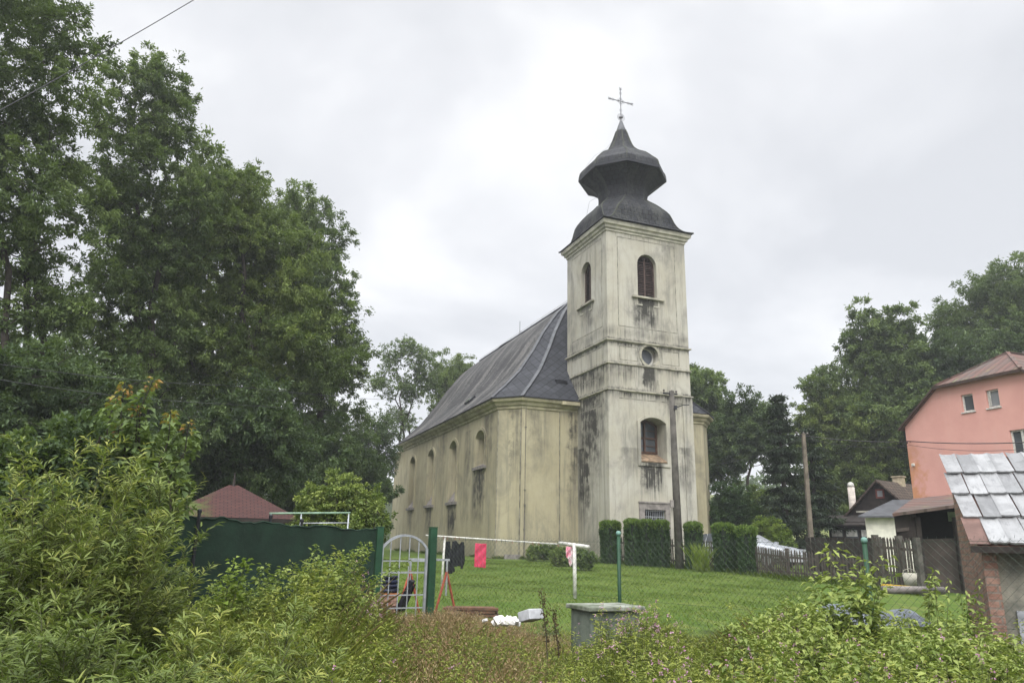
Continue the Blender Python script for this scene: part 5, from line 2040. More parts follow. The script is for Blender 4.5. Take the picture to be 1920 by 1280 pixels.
def hh(py, R=47, px=1650):
    return at_r(px, py, R)[2] - CD[2]


ck = 47 / 1400
gx0, gx1 = (1596 - 1650) * ck, (1702 - 1650) * ck
zap, zgb = hh(899), hh(960)
cwm = MB()
wid = gx1 - gx0
slope_ = (zap - zgb) / (wid / 2 + .0)
cwm.prism([(gx0, 0), (gx1, 0), (gx1, zgb), ((gx0 + gx1) / 2, zap - .12), (gx0, zgb)], (0, 0, 0), UX, UZ, (0, 7, 0))
cwall = mk('wall', cwm, MT['dark_wood'], cott)
crf = MB()
xm = (gx0 + gx1) / 2
BR = roof_mat('brown_tiles', (.075, .055, .042), (.12, .10, .08), 3, 4, False, False)
for s_ in (-1, 1):
    p = [(xm, -.35, zap), (xm, 7.3, zap), (xm + s_ * (wid / 2 + .4), 7.3, zgb - .28), (xm + s_ * (wid / 2 + .4), -.35, zgb - .28)]
    q = [Vector(v) + Vector((0, 0, -.12)) for v in p]
    crf.add([Vector(v) for v in p] + q, [(0, 1, 2, 3), (7, 6, 5, 4), (0, 4, 5, 1), (1, 5, 6, 2), (2, 6, 7, 3), (3, 7, 4, 0)], [[(0, 0), (7, 0), (7, 3), (0, 3)]] * 6)
cro = mk('roof', crf, BR, cott)
b = MB()
b.box((xm - .25, 2.2, zap - .9), (xm + .25, 2.7, zap + .30))
b.box((xm - .3, 2.15, zap + .302), (xm + .3, 2.75, zap + .37))
mk('chimney', b, simple('pale_brick', (.42, .36, .25), .9, .3, 5), cro)
b = MB()
b.box((xm - .16, -.04, zgb + .85), (xm + .16, -.003, zgb + 1.2))
wa = mk('attic_window', b, MT['glass_grey'], cwall)
b = MB()
frame_strip(b, [(xm - .15, zgb + .86), (xm + .15, zgb + .86), (xm + .15, zgb + 1.19), (xm - .15, zgb + 1.19)], [(xm - .24, zgb + .77), (xm + .24, zgb + .77), (xm + .24, zgb + 1.28), (xm - .24, zgb + 1.28)], (0, -.003, 0), UX, UZ, (0, -1, 0), .05)
mk('frame', b, simple('red_frame', (.14, .04, .032), .7), wa)
# veranda in front with white windows
b = MB()
b.box((gx0 - .6, -1.6, 0), (gx1, -.001, zgb - .55))
ver = mk('veranda', b, MT['dark_wood'], cott)
b = MB()
b.add([(gx0 - 1.4, -2.0, zgb - .72), (gx1 + .2, -2.0, zgb - .72), (gx1 + .2, .0, zgb - .12), (gx0 - 1.4, .0, zgb - .12),
       (gx0 - 1.4, -2.0, zgb - .80), (gx1 + .2, -2.0, zgb - .80), (gx1 + .2, .0, zgb - .2), (gx0 - 1.4, .0, zgb - .2)],
      [(0, 1, 2, 3), (7, 6, 5, 4), (0, 4, 5, 1), (1, 5, 6, 2), (2, 6, 7, 3), (3, 7, 4, 0)])
mk('veranda_roof', b, MT['dark_wood'], ver)
b = MB()
b.bar((gx0 + .3, -.02, zgb + .06), (gx1 - .1, -.02, zgb + .06), .04, .1)
mk('cream_board', b, MT['cornice'], cwall)
for i in range(4):
    b = MB()
    x = gx0 - .45 + i * .86
    b.box((x, -1.64, zgb - 1.75), (x + .7, -1.603, zgb - .98))
    vw = mk('veranda_window', b, MT['glass'], ver)
    b = MB()
    b.box((x + .04, -1.66, zgb - 1.35), (x + .66, -1.642, zgb - 1.0))
    mk('lace_curtain', b, MT['white_paint'], vw)
b = MB()
b.tube([(gx0 - .5, 1.2, zgb - 1.2), (gx0 - .5, 1.2, zgb + 1.55)], .2, 10)
cst = mk('flue_chimney', b, simple('pale_flue', (.50, .45, .40), .8, .3, 4), cott, True)
b = MB()
b.lathe([(.17, 0), (.2, .1), (.15, .25), (.03, .3)], 10, (gx0 - .5, 1.2, zgb + 1.56))
mk('cowl', b, MT['white_paint'], cst, True)

hq = ground_at(1668, 37)
hut = thing('white_hut', 'small white rendered hut with grey sheet roof behind the tall picket fence', 'hut', hq, R_(-25))
hk = 39 / 1400
b = MB()
hz0 = at_r(1660, 968, 37)[2] - hq[2]
b.box((-.85, 0, 0), (3.2, 3.0, hz0))
mk('wall', b, simple('white_render', (.66, .64, .55), .9, .2, 2), hut)
b = MB()
p = [(-1.15, -.35, hz0 + .01), (3.6, -.35, hz0 + .01), (3.6, 2.2, hz0 + .85), (.4, 2.2, hz0 + .85)]
b.add(p + [(x, y, z - .07) for x, y, z in p], [(0, 1, 2, 3), (7, 6, 5, 4), (0, 4, 5, 1), (1, 5, 6, 2), (2, 6, 7, 3), (3, 7, 4, 0)])
mk('roof', b, MT['flash'], hut)

# ------------------------------------------------------------------ dark lean-to with rusty roof in front of the pink house
lt = thing('lean_to_shed', 'dark open timber lean-to with rusty sheet roof below the pink wall', 'shed', ground_at(1735, 27))
lo3 = np.array(lt.location)
Pq = [at_r(1673, 962, 25.5), at_r(1830, 940, 25.0), at_r(1830, 922, 29.0), at_r(1712, 934, 29.6)]
Pq = [Vector(p - lo3) for p in Pq]
b = MB()
b.add(Pq + [p + Vector((0, 0, -.09)) for p in Pq], [(0, 1, 2, 3), (7, 6, 5, 4), (0, 4, 5, 1), (1, 5, 6, 2), (2, 6, 7, 3), (3, 7, 4, 0)])
mk('roof', b, MT['rust_roof'], lt)
ux_ = (Pq[1] - Pq[0]).normalized()
ux_.z = 0
uy_ = Vector((-ux_.y, ux_.x, 0))


def LT(px, py, R):
    return Vector(at_r(px, py, R) - lo3)


b = MB()
q0, q1 = LT(1712, 1000, 28.8), LT(1850, 1000, 28.2)
b.prism([(0, -1.6), ((q1 - q0).length, -1.6), ((q1 - q0).length, 1.05), (0, 1.05)], q0, (q1 - q0).normalized(), UZ, uy_ * .08)
mk('back_wall', b, MT['dark'], lt)
b = MB()
a_, c_ = LT(1676, 966, 25.7), LT(1714, 964, 28.7)
b.prism([(0, -.85), ((c_ - a_).length, -.75), ((c_ - a_).length, .1), (0, .0)], a_, (c_ - a_).normalized(), UZ, ux_ * .06)
a_, c_ = LT(1676, 966, 25.7), LT(1706, 964, 25.6)
b.prism([(0, -.7), ((c_ - a_).length, -.7), ((c_ - a_).length, -.02), (0, -.02)], a_, (c_ - a_).normalized(), UZ, uy_ * .06)
mk('side_boarding', b, MT['dark_wood'], lt)
b = MB()
a_, c_ = LT(1680, 994, 25.6), LT(1704, 991, 25.6)
b.prism([(0, -.05), ((c_ - a_).length, -.05), ((c_ - a_).length, .05), (0, .05)], a_, (c_ - a_).normalized(), UZ, uy_ * .4)
mk('shelf', b, MT['picket'], lt)
for px in (1713, 1722, 1795):
    b = MB()
    p = LT(px, 1000, 25.7)
    b.bar((p.x, p.y, -.2), (p.x, p.y, Pq[0].z - .1), .14, .14)
    mk('post', b, MT['dark_wood'], lt)
b = MB()
a_, c_ = LT(1730, 1010, 26.2), LT(1802, 1008, 26.0)
b.prism([(0, -1.6), ((c_ - a_).length, -1.6), ((c_ - a_).length, 0), (0, 0)], a_, (c_ - a_).normalized(), UZ, uy_ * .05)
mk('low_boarding', b, simple('brown_boarding', (.085, .068, .06), .9, .35, 2), lt)
b = MB()
a_ = LT(1777, 966, 28.3)
b.prism([(0, -.18), (.55, -.18), (.55, .12), (0, .12)], a_, ux_, UZ, uy_ * .03)
mk('back_opening', b, simple('pale_green_panel', (.22, .27, .19), .7), lt)
b = MB()
a_, c_ = LT(1700, 995, 25.8), LT(1712, 1013, 25.7)
b.bar(a_, c_, .08, .08)
mk('brace', b, MT['dark_wood'], lt)

# ------------------------------------------------------------------ brick shed with sheet roof (near, right)
Fc, Bc = at_r(1848, 1090, 13.2), at_r(1801, 1050, 15.6)
sy = unit((Bc - Fc) * [1, 1, 0])
sx = np.array([sy[1], -sy[0], 0])
sgz = float(gz(Fc[0], Fc[1]))
shed = thing('brick_shed', 'old brick shed with pale metal sheet roof at the right edge', 'shed', (Fc[0], Fc[1], sgz), math.atan2(sx[1], sx[0]))


def SL(px, py, R):
    p = at_r(px, py, R) - np.array([Fc[0], Fc[1], sgz])
    return np.array([p @ sx, p @ sy, p[2]])


zev = SL(1830, 1028, 13.1)[2]
zrd = SL(1780, 862, 15.6)[2]
dpt = 2.3
Ls = 4.5
BW = brickmat('old_brick', (.22, .12, .09), (.32, .20, .155), (.19, .155, .13), .95)
b = MB()
b.add([(0, 0, -.3), (0, dpt * 1.0, -.3), (0, dpt, zrd - .1), (0, 0, zev + .02)], [(0, 3, 2, 1)], [[(0, 0), (0, zev), (dpt, zrd), (dpt, 0)]])
b.add([(.18, 0, -.3), (.18, 0, zev + .02), (0, 0, zev + .02), (0, 0, -.3)], [(0, 1, 2, 3)], [[(.18, 0), (.18, zev), (0, zev), (0, 0)]])
b.add([(.18, .02, -.3), (.18, dpt, -.3), (.18, dpt, zrd - .1), (.18, .02, zev + .02)], [(0, 1, 2, 3)], [[(0, 0), (dpt, 0), (dpt, zrd), (0, zev)]])
mk('brick_gable', b, BW, shed)
b = MB()
b.box((.181, .12, -.3), (Ls, .3, zev - .02))
fw = mk('front_wall', b, simple('dirty_concrete', (.23, .215, .175), .95, .5, 1.6, bump=.5, bdist=.03, col2=(.10, .10, .085)), shed)
b = MB()
b.box((.34, .06, .1), (1.05, .115, .75))
mk('grey_board', b, simple('grey_board', (.27, .28, .30), .8, .3, 4), shed)
# sheet roof: four rows of lapped sheets
rown, sw = 4, .25
U = Vector((0, dpt + .25, zrd - zev)).normalized()
Lr = Vector((0, dpt + .25, zrd - zev)).length
eave0 = Vector((-.16, -.25, zev + .05))
Nn = Vector((0, -U.z, U.y))
b = MB()
rr3 = random.Random(3)
SHM = []
for nm_, cc in (('sheet_pale', (.26, .262, .265)), ('sheet_mid', (.20, .203, .206)), ('sheet_white', (.30, .303, .306))):
    m_ = NT(nm_)
    co = m_.co()
    f1 = m_.noise(co, 2.2, 6, .7, .4)
    f2 = m_.noise(m_.map(co, (5, 1.2, 1.2)), 2.0, 5, .7)
    c = m_.mix(m_.mr(f1, .42, .62), cc, tuple(v * .72 for v in cc))
    c = m_.mix(m_.mr(f2, .52, .72, 0, .75), c, (.10, .10, .105))
    SHM.append(m_.end(c, .42, m_.bump(f1, .5, .03), .25, .4))
bd = MB()
rh = Lr / rown
for r in range(rown):
    for k in range(int(Ls / sw) + 1):
        if r == 0 and k == 0:
            continue
        x0 = -.0 + k * sw + rr3.uniform(-.012, .012) + (.04 if r % 2 else 0)
        p0 = eave0 + UX * x0 + U * (r * rh + rr3.uniform(-.02, .02)) + Nn * (.018 + rr3.uniform(0, .012))
        w2, h2 = sw * .985, rh * 1.08
        t1 = rr3.uniform(-.012, .012)
        q = []
        for j in range(4):
            for i in range(5):
                u_, v_ = i / 4, j / 3
                bulge = .016 * math.sin(math.pi * u_) * (1 - v_) + (.022 if i in (0, 4) else 0)
                q.append(p0 + UX * (w2 * u_ + t1 * v_) + U * (h2 * v_) + Nn * (bulge + .018 * (1 - v_) - .02 * v_))
        n = len(q)
        b.cur = rr3.choice([0, 0, 1, 2, 2])
        fs = [(j * 5 + i, j * 5 + i + 1, j * 5 + i + 6, j * 5 + i + 5) for j in range(3) for i in range(4)]
        b.add(q, fs)
        b.add([v - Nn * .006 for v in q], [f[::-1] for f in fs])
        b.add(q[:5] + [v - Nn * .03 for v in q[:5]], [(i + 5, i + 6, i + 1, i) for i in range(4)])
mk('sheet_roof', b, SHM, shed)
b = MB()
b.prism([(.1, 0), (Ls, 0), (Ls, Lr), (.1, Lr)], eave0 - Nn * .05, UX, U, Nn * .03)
mk('roof_boarding', b, simple('roof_board', (.20, .11, .085), .9, .3, 3), shed)
b = MB()
b.prism([(0, 0), (.26, 0), (.26, rh * 1.02), (0, rh * 1.02)], eave0 + Nn * .012, UX, U, Nn * .008)
mk('rusty_sheet', b, simple('rusty_sheet', (.15, .09, .075), .8, .3, 3), shed)
b = MB()
b.bar(eave0 + Vector((0, .02, -.06)), eave0 + Vector((Ls, .02, -.06)), .05, .09)
mk('eaves_board', b, MT['dark_wood'], shed)

# ------------------------------------------------------------------ garden pavilion roof behind the screen fence
gp_ = ground_at(425, 21)
gaz = thing('garden_pavilion', 'garden pavilion with dark red shingled hip roof behind the green netting', 'pavilion', gp_, R_(25))
gk = 21 / 1390
zA = at_r(407, 908, 21)[2] - gp_[2]
zE = at_r(440, 972, 21)[2] - gp_[2]
GR_ = NT('red_shingle')
uv = GR_.co('UV')
x_ = GR_.n('ShaderNodeTexBrick', offset=.5)
GR_.put(x_.inputs['Vector'], GR_.map(uv, (5.5, 11, 1)))
for nm_, cc in (('Color1', (.050, .022, .020)), ('Color2', (.068, .030, .026)), ('Mortar', (.022, .012, .011))):
    x_.inputs[nm_].default_value = (*cc, 1)
x_.inputs['Scale'].default_value = 1
x_.inputs['Brick Width'].default_value = 1
x_.inputs['Row Height'].default_value = 1
x_.inputs['Mortar Size'].default_value = .07
gX_, gY_, gZ_ = GR_.xyz(GR_.co())
moss = GR_.math('MULTIPLY', GR_.mr(GR_.noise(GR_.co(), 3, 5, .7), .42, .6), GR_.mr(gX_, -.35, -.95))
gcol = GR_.mix(moss, GR_.mix(GR_.mr(GR_.noise(GR_.co(), 6, 4, .7), .4, .7, 0, .5), x_.outputs['Color'], (.05, .028, .026)), (.06, .08, .02))
MT['gaz_roof'] = GR_.end(gcol, .85, GR_.bump(x_.outputs['Fac'], -.5, .02), 0, .2)
b = MB()
hwx, hwy = 1.62, 1.35
cor = [(-hwx, -hwy, zE), (hwx, -hwy, zE), (hwx, hwy, zE), (-hwx, hwy, zE)]
rdg = [(-.12, 0, zA), (.12, 0, zA)]
for i, f in enumerate([[cor[0], cor[1], rdg[1], rdg[0]], [cor[1], cor[2], rdg[1]], [cor[2], cor[3], rdg[0], rdg[1]], [cor[3], cor[0], rdg[0]]]):
    L_ = (Vector(f[1]) - Vector(f[0])).length
    uvq = [(0, 0), (L_, 0), (L_ / 2 + .1, 2), (L_ / 2 - .1, 2)] if len(f) == 4 else [(0, 0), (L_, 0), (L_ / 2, 2)]
    b.add(f, [tuple(range(len(f)))], [uvq])
    b.add([Vector(p) - Vector((0, 0, .05)) for p in f], [tuple(range(len(f)))[::-1]])
gr_o = mk('roof', b, MT['gaz_roof'], gaz)
b = MB()
b.tube([(0, 0, zA - .05), (0, 0, zA + .16), (0, 0, zA + .34)], [.045, .03, .008], 8)
mk('finial', b, MT['dark_wood'], gr_o)
b = MB()
for i in range(4):
    b.bar(Vector(cor[i]) + Vector((0, 0, -.06)), Vector(cor[(i + 1) % 4]) + Vector((0, 0, -.06)), .04, .1)
mk('fascia', b, MT['dark_wood'], gr_o)
for sx_ in (-1, 1):
    for sy_ in (-1, 1):
        b = MB()
        b.bar((sx_ * 1.35, sy_ * 1.1, -.1), (sx_ * 1.35, sy_ * 1.1, zE - .02), .12, .12)
        mk('post', b, MT['dark_wood'], gaz)
for sy_ in (-1, 1):
    b = MB()
    b.box((-1.29, sy_ * 1.1 - .02, 0), (1.29, sy_ * 1.1 + .02, .9))
    mk('parapet', b, MT['dark_wood'], gaz)

fr0, fr1 = at_r(505, 962, 17.5), at_r(657, 961, 17.5)
sw_ = thing('carpet_frame', 'pale green metal beating frame with long top bar behind the netting', 'metal frame', ground_at(580, 17.5))
so_ = np.array(sw_.location)
b = MB()
b.tube([fr0 - so_, fr1 - so_], .022, 8)
mk('top_bar', b, simple('pale_green_paint', (.20, .30, .22), .5, .3, 8), sw_, True)
for q in (.02, .39, .98):
    p = fr0 + (fr1 - fr0) * q - so_
    b = MB()
    b.tube([(p[0], p[1], -.2), tuple(p)], .018, 6)
    mk('post', b, MT['galv'], sw_, True)
b = MB()
b.tube([fr0 - so_ + (fr1 - fr0) * .39 + [0, 0, -.22], fr1 - so_ + [0, 0, -.22]], .014, 6)
mk('lower_bar', b, MT['galv'], sw_, True)

# ------------------------------------------------------------------ parked silver car (behind the fence)
c0, c1 = ground_at(1311, 37.5), ground_at(1494, 34.6)
cu = unit((c1 - c0) * [1, 1, 0])
clen = np.linalg.norm((c1 - c0)[:2])
car = thing('parked_car', 'silver hatchback parked behind the picket fence at the end of the hedge', 'car', (*(((c0 + c1) / 2)[:2]), float(gz(*((c0 + c1) / 2)[:2]))), math.atan2(cu[1], cu[0]))
k = clen / 4.2


CX = [-2.1, -2.03, -1.75, -1.3, -.55, .0, .3, .95, 1.25, 1.8, 2.05, 2.13]
CB = [.72, .92, .99, 1.0, 1.0, .99, .98, .97, .94, .85, .70, .55]
CT = [.74, .99, 1.37, 1.46, 1.49, 1.47, 1.41, 1.02, .97, .88, .73, .57]
CR = [.66, .66, .60, .60, .60, .60, .60, .66, .68, .67, .62, .56]
CW = [.88, .95, 1, 1, 1, 1, 1, 1, 1, .97, .92, .82]


def car_row(i, r, s_, o_=0.):
    x, w_k = CX[i] * k, CW[i]
    y, z = [(.76 * w_k, .28), (.83 * w_k, .42), (.85 * w_k, .70), (.82 * w_k, CB[i]), (CR[i], CT[i] - .035), (0, CT[i] + .015)][r]
    return Vector((x, s_ * (y + o_), z))


b = MB()
nC = len(CX)
vs = []
for i in range(nC):
    for s_, rows in ((-1, range(6)), (1, range(4, -1, -1))):
        for r in rows:
            vs.append(car_row(i, r, s_))
fs = [(i * 11 + j, i * 11 + j + 1, (i + 1) * 11 + j + 1, (i + 1) * 11 + j) for i in range(nC - 1) for j in range(10)]
fs += [(i * 11, (i + 1) * 11, (i + 1) * 11 + 10, i * 11 + 10) for i in range(nC - 1)]
fs += [tuple(range(11)), tuple(range((nC - 1) * 11, nC * 11))[::-1]]
b.add(vs, fs)
bo = mk('body', b, MT['car_paint'], car, True)
sd2 = bo.modifiers.new('round', 'SUBSURF')
sd2.levels = sd2.render_levels = 1


def glass_part(name, q, mat):
    c_ = sum((Vector(p) for p in q), Vector()) / len(q)
    n_ = (q[1] - q[0]).cross(q[2] - q[0]).normalized()
    q = [c_ + (Vector(p) - c_) * .90 for p in q]
    g = MB()
    n = len(q)
    g.add([p + n_ * .03 for p in q] + [p - n_ * .03 for p in q], [tuple(range(n)), tuple(range(2 * n - 1, n - 1, -1))] + [(i, i + n, (i + 1) % n + n, (i + 1) % n) for i in range(n)])
    mk(name, g, mat, car)


for s_ in (-1, 1):
    for i0, i1 in ((2, 3), (3, 4), (4, 6)):
        glass_part('side_window', [car_row(i0, 3, s_, -.004), car_row(i1, 3, s_, -.004), car_row(i1, 4, s_, -.004), car_row(i0, 4, s_, -.004)], MT['glass'])
glass_part('windscreen', [car_row(7, 4, -1), car_row(7, 4, 1), car_row(6, 4, 1), car_row(6, 4, -1)], MT['glass_grey'])
glass_part('rear_window', [car_row(1, 4, 1), car_row(1, 4, -1), car_row(2, 4, -1), car_row(2, 4, 1)], MT['glass_grey'])
for sx_ in (-1.3, 1.32):
    for s_ in (-1, 1):
        b = MB()
        b.tube([(sx_ * k, s_ * .66, .31), (sx_ * k, s_ * .835, .31)], .31, 20)
        wh = mk('wheel', b, MT['rubber'], car)
        b = MB()
        b.tube([(sx_ * k, s_ * .83, .31), (sx_ * k, s_ * .842, .31)], .20, 14)
        mk('rim', b, MT['galv'], wh)
for s_ in (-1, 1):
    b = MB()
    b.box((1.9 * k, s_ * .6 - .14, .66), (2.08 * k, s_ * .6 + .14, .80))
    mk('headlight', b, MT['glass_grey'], car, bevel=.03)
    b = MB()
    b.box((.72 * k, s_ * .98 - .09, .98), (.86 * k, s_ * .98 + .09, 1.1))
    mk('wing_mirror', b, MT['car_paint'], car, bevel=.03)
b = MB()
b.box((-2.12 * k, -.78, .36), (2.12 * k, .78, .5))
mk('bumper', b, MT['rubber'], car, bevel=.04)

# road strip behind the car
b = MB()
rp0, rp1 = ground_at(1400, 52), ground_at(1520, 46)
ru = unit(rp1 - rp0)
rn = np.array([-ru[1], ru[0], 0])
vs = []
for i in range(31):
    p = rp0 + ru * (i - 15) * 1.6
    for s_ in (-1.6, 1.6):
        q = p + rn * s_
        vs.append((q[0], q[1], float(gz(q[0], q[1])) + .035))
b.add(vs, [(i * 2, i * 2 + 1, i * 2 + 3, i * 2 + 2) for i in range(30)])
tag(mk('road', b, simple('road_asphalt', (.10, .10, .105), .9, .2, 2), None), kind='structure')

# ------------------------------------------------------------------ junk in the right-hand yard
tpg = ground_at(1590, 16.5)
b = MB()
rr4 = np.random.default_rng(9)
n_ = 18
vs, fs = [], []
for j in range(10):
    for i in range(n_):
        u_, v_ = i / (n_ - 1), j / 9
        h = .42 * math.sin(math.pi * v_) ** .6 * (.7 + .3 * math.sin(u_ * 9)) * math.sin(math.pi * min(1, u_ * 1.02 + .02)) ** .4 + .04 * rr4.random()
        vs.append((-1.0 + 2.3 * u_, -.5 + 1.0 * v_, max(0.0, h)))
for j in range(9):
    for i in range(n_ - 1):
        fs.append((j * n_ + i, j * n_ + i + 1, (j + 1) * n_ + i + 1, (j + 1) * n_ + i))
b.add(vs, fs)
o = mk('tarpaulin', b, MT['tarp'], None, True, loc=at_r(1610, 1112, 16.5))
o.location.z = float(gz(o.location.x, o.location.y)) + .02
tag(o, 'crumpled blue-grey tarpaulin over a heap in front of the picket fence', 'tarpaulin')
b = MB()
b.box((-.28, -.03, -.06), (.3, .03, .06))
tag(mk('yellow_board', b, MT['yellow'], None, loc=at_r(1680, 1102, 16.4), rot=(0, R_(3), R_(5)), bevel=.005), 'yellow board lying on the heap beside the tarpaulin', 'board')
b = MB()
b.lathe([(.10, 0), (.13, .25), (.135, .25), (.11, .01)], 14)
b.tube([(-.13, 0, .22), (-.12, 0, .3), (0, 0, .34), (.12, 0, .3), (.13, 0, .22)], .006, 4)
ob = mk('white_bucket', b, MT['cornice'], None, True, loc=at_r(1708, 1098, 17.5))
tag(ob, 'cream white bucket by the lean-to shed', 'bucket')
b = MB()
b.tube([(-.6, 0, 0), (.6, .1, 0)], .07, 10)
tag(mk('concrete_pipe', b, MT['stone_frame'], None, True, loc=at_r(1715, 1106, 16.2)), 'grey pipe lying in the weeds near the white bucket', 'pipe')

b = MB()
rr5 = random.Random(2)
sb = at_r(20, 1300, 4.0)
for i in range(14):
    M = Matrix.Translation((rr5.uniform(-.7, .25), rr5.uniform(-.2, .2), rr5.uniform(-.35, .0))) @ Matrix.Rotation(rr5.uniform(-.2, .2), 4, 'Z') @ Matrix.Rotation(rr5.uniform(-.1, .1), 4, 'X')
    b.box((-.16, -.12, -.09), (.16, .12, .09), M)
b.box((-.9, -.15, -.9), (.2, .15, -.1))
tag(mk('stone_wall', b, MT['stone'], None, loc=sb, bevel=.03), 'mossy corner of a low stone wall in the bottom left corner', 'wall')


# ------------------------------------------------------------------ wild plants in the foreground
SIL = np.array([(-80, 1000), (300, 1060), (380, 1050), (440, 1060), (500, 1040), (545, 1018), (600, 1015), (640, 1030), (670, 1060), (700, 1112), (760, 1132), (850, 1122), (900, 1135), (950, 1155),
                (1000, 1168), (1060, 1180), (1090, 1172), (1115, 1150), (1160, 1118), (1210, 1110), (1250, 1140), (1300, 1165), (1350, 1140), (1400, 1112), (1450, 1088),
                (1500, 1080), (1560, 1096), (1640, 1112), (1700, 1105), (1760, 1098), (1820, 1108), (1900, 1118), (2000, 1110)], float)


def spots(n, p0, p1, r0, r1):
    """random standing places between two bearings and two distances (even in area)"""
    px = rng.uniform(p0, p1, n)
    R = np.sqrt(rng.uniform(r0 ** 2, r1 ** 2, n))
    return px, R


def place(px, R):
    d = _fw[None] + _ir[None] * ((px - 960) / F)[:, None] - _iu[None] * ((1020 - 640) / F)
    h = np.hypot(d[:, 0], d[:, 1])
    x, y = d[:, 0] / h * R, d[:, 1] / h * R
    return np.stack([x, y, gz(x, y)], 1)


def hmax(px, R, rfar=9.5, rnear=4.0, near_y=1262):
    """tallest growth at a place: tall at the back, lower at the roadside"""
    ys_ = np.interp(px, SIL[:, 0], SIL[:, 1])
    t = np.clip((rfar - R) / (rfar - rnear), 0, 1)
    y = ys_ + (near_y - ys_) * t ** 1.15
    hor = 1015 + (px - 960) * .021
    return 1.6 - (y - hor) * R / 1380


def stalks(lv, tb, base, h, per, L, W, lean=.25, t0=.12, up=.35, droop_n=1.0, vmid=.5, stem_r=.004, mi=0, stem_mi=0, branch=0, vtip=.25, wind=(.1, 0)):
    """leafy stems: base (n, 3), heights (n); leaves spiral up every stem"""
    n = len(base)
    an = rng.uniform(0, 2 * math.pi, n)
    ln = np.abs(rng.normal(size=n)) * lean
    tipo = np.stack([np.cos(an) * ln * h + wind[0] * h, np.sin(an) * ln * h + wind[1] * h, h], 1)

    def pt(t, i):
        return base[i] + tipo[i] * np.stack([t ** 1.8, t ** 1.8, t * (1 - .12 * ln[i] * t)], -1)
    if stem_r:
        tb.cur = stem_mi
        for i in range(n):
            ii = np.full(4, i)
            tb.tube(pt(np.array([0, .35, .7, 1.]), ii), [stem_r, stem_r * .8, stem_r * .6, stem_r * .3], 3, False)
    k = np.maximum(3, (per * h * rng.uniform(.8, 1.2, n))).astype(int)
    idx = np.repeat(np.arange(n), k)
    m = len(idx)
    t = t0 + (1 - t0) * rng.random(m) ** .85
    P = pt(t, idx)
    a2 = rng.uniform(0, 2 * math.pi, m)
    out = np.stack([np.cos(a2), np.sin(a2), 0 * a2], 1)
    if branch:
        P = P + out * (branch * (1 - .7 * t) * rng.random(m))[:, None] * h[idx][:, None] + np.array([0, 0, .15]) * (branch * rng.random(m) * h[idx])[:, None]
    D = unit(out + np.stack([0 * t, 0 * t, up + rng.normal(size=m) * .3], 1) + rng.normal(size=(m, 3)) * .2)
    N = unit(np.array([0, 0, 1.]) + rng.normal(size=(m, 3)) * .35 - out * .1 * droop_n)
    s_ = rng.uniform(.65, 1.25, m) * (1.15 - .5 * t)
    V = np.clip(vmid + .2 * rng.normal(size=n)[idx] + .12 * rng.normal(size=m) + vtip * (t - .5), 0, 1)
    lv.add(P, D, N, L * s_, W * s_, V, mi)
    return pt, tipo


def blades(lv, base, h, L=None, W=.008, lean=.5, v=.5, mi=0, k=1):
    n = len(base)
    an = rng.uniform(0, 2 * math.pi, n)
    D = unit(np.stack([np.cos(an) * lean * rng.random(n), np.sin(an) * lean * rng.random(n), np.ones(n)], 1))
    N = unit(np.stack([-np.cos(an), -np.sin(an), .3 + 0 * an], 1))
    lv.add(base, D, N, h, W, np.clip(v + .22 * rng.normal(size=n), 0, 1), mi)


def flower_heads(lv, P, r, k, mi):
    n = len(P)
    idx = np.repeat(np.arange(n), k)
    d = rnd_unit(len(idx))
    lv.add(P[idx] + d * r * .6, d, rnd_unit(len(idx)), r * rng.uniform(.8, 1.5, len(idx)), r * .9, rng.random(len(idx)), mi)


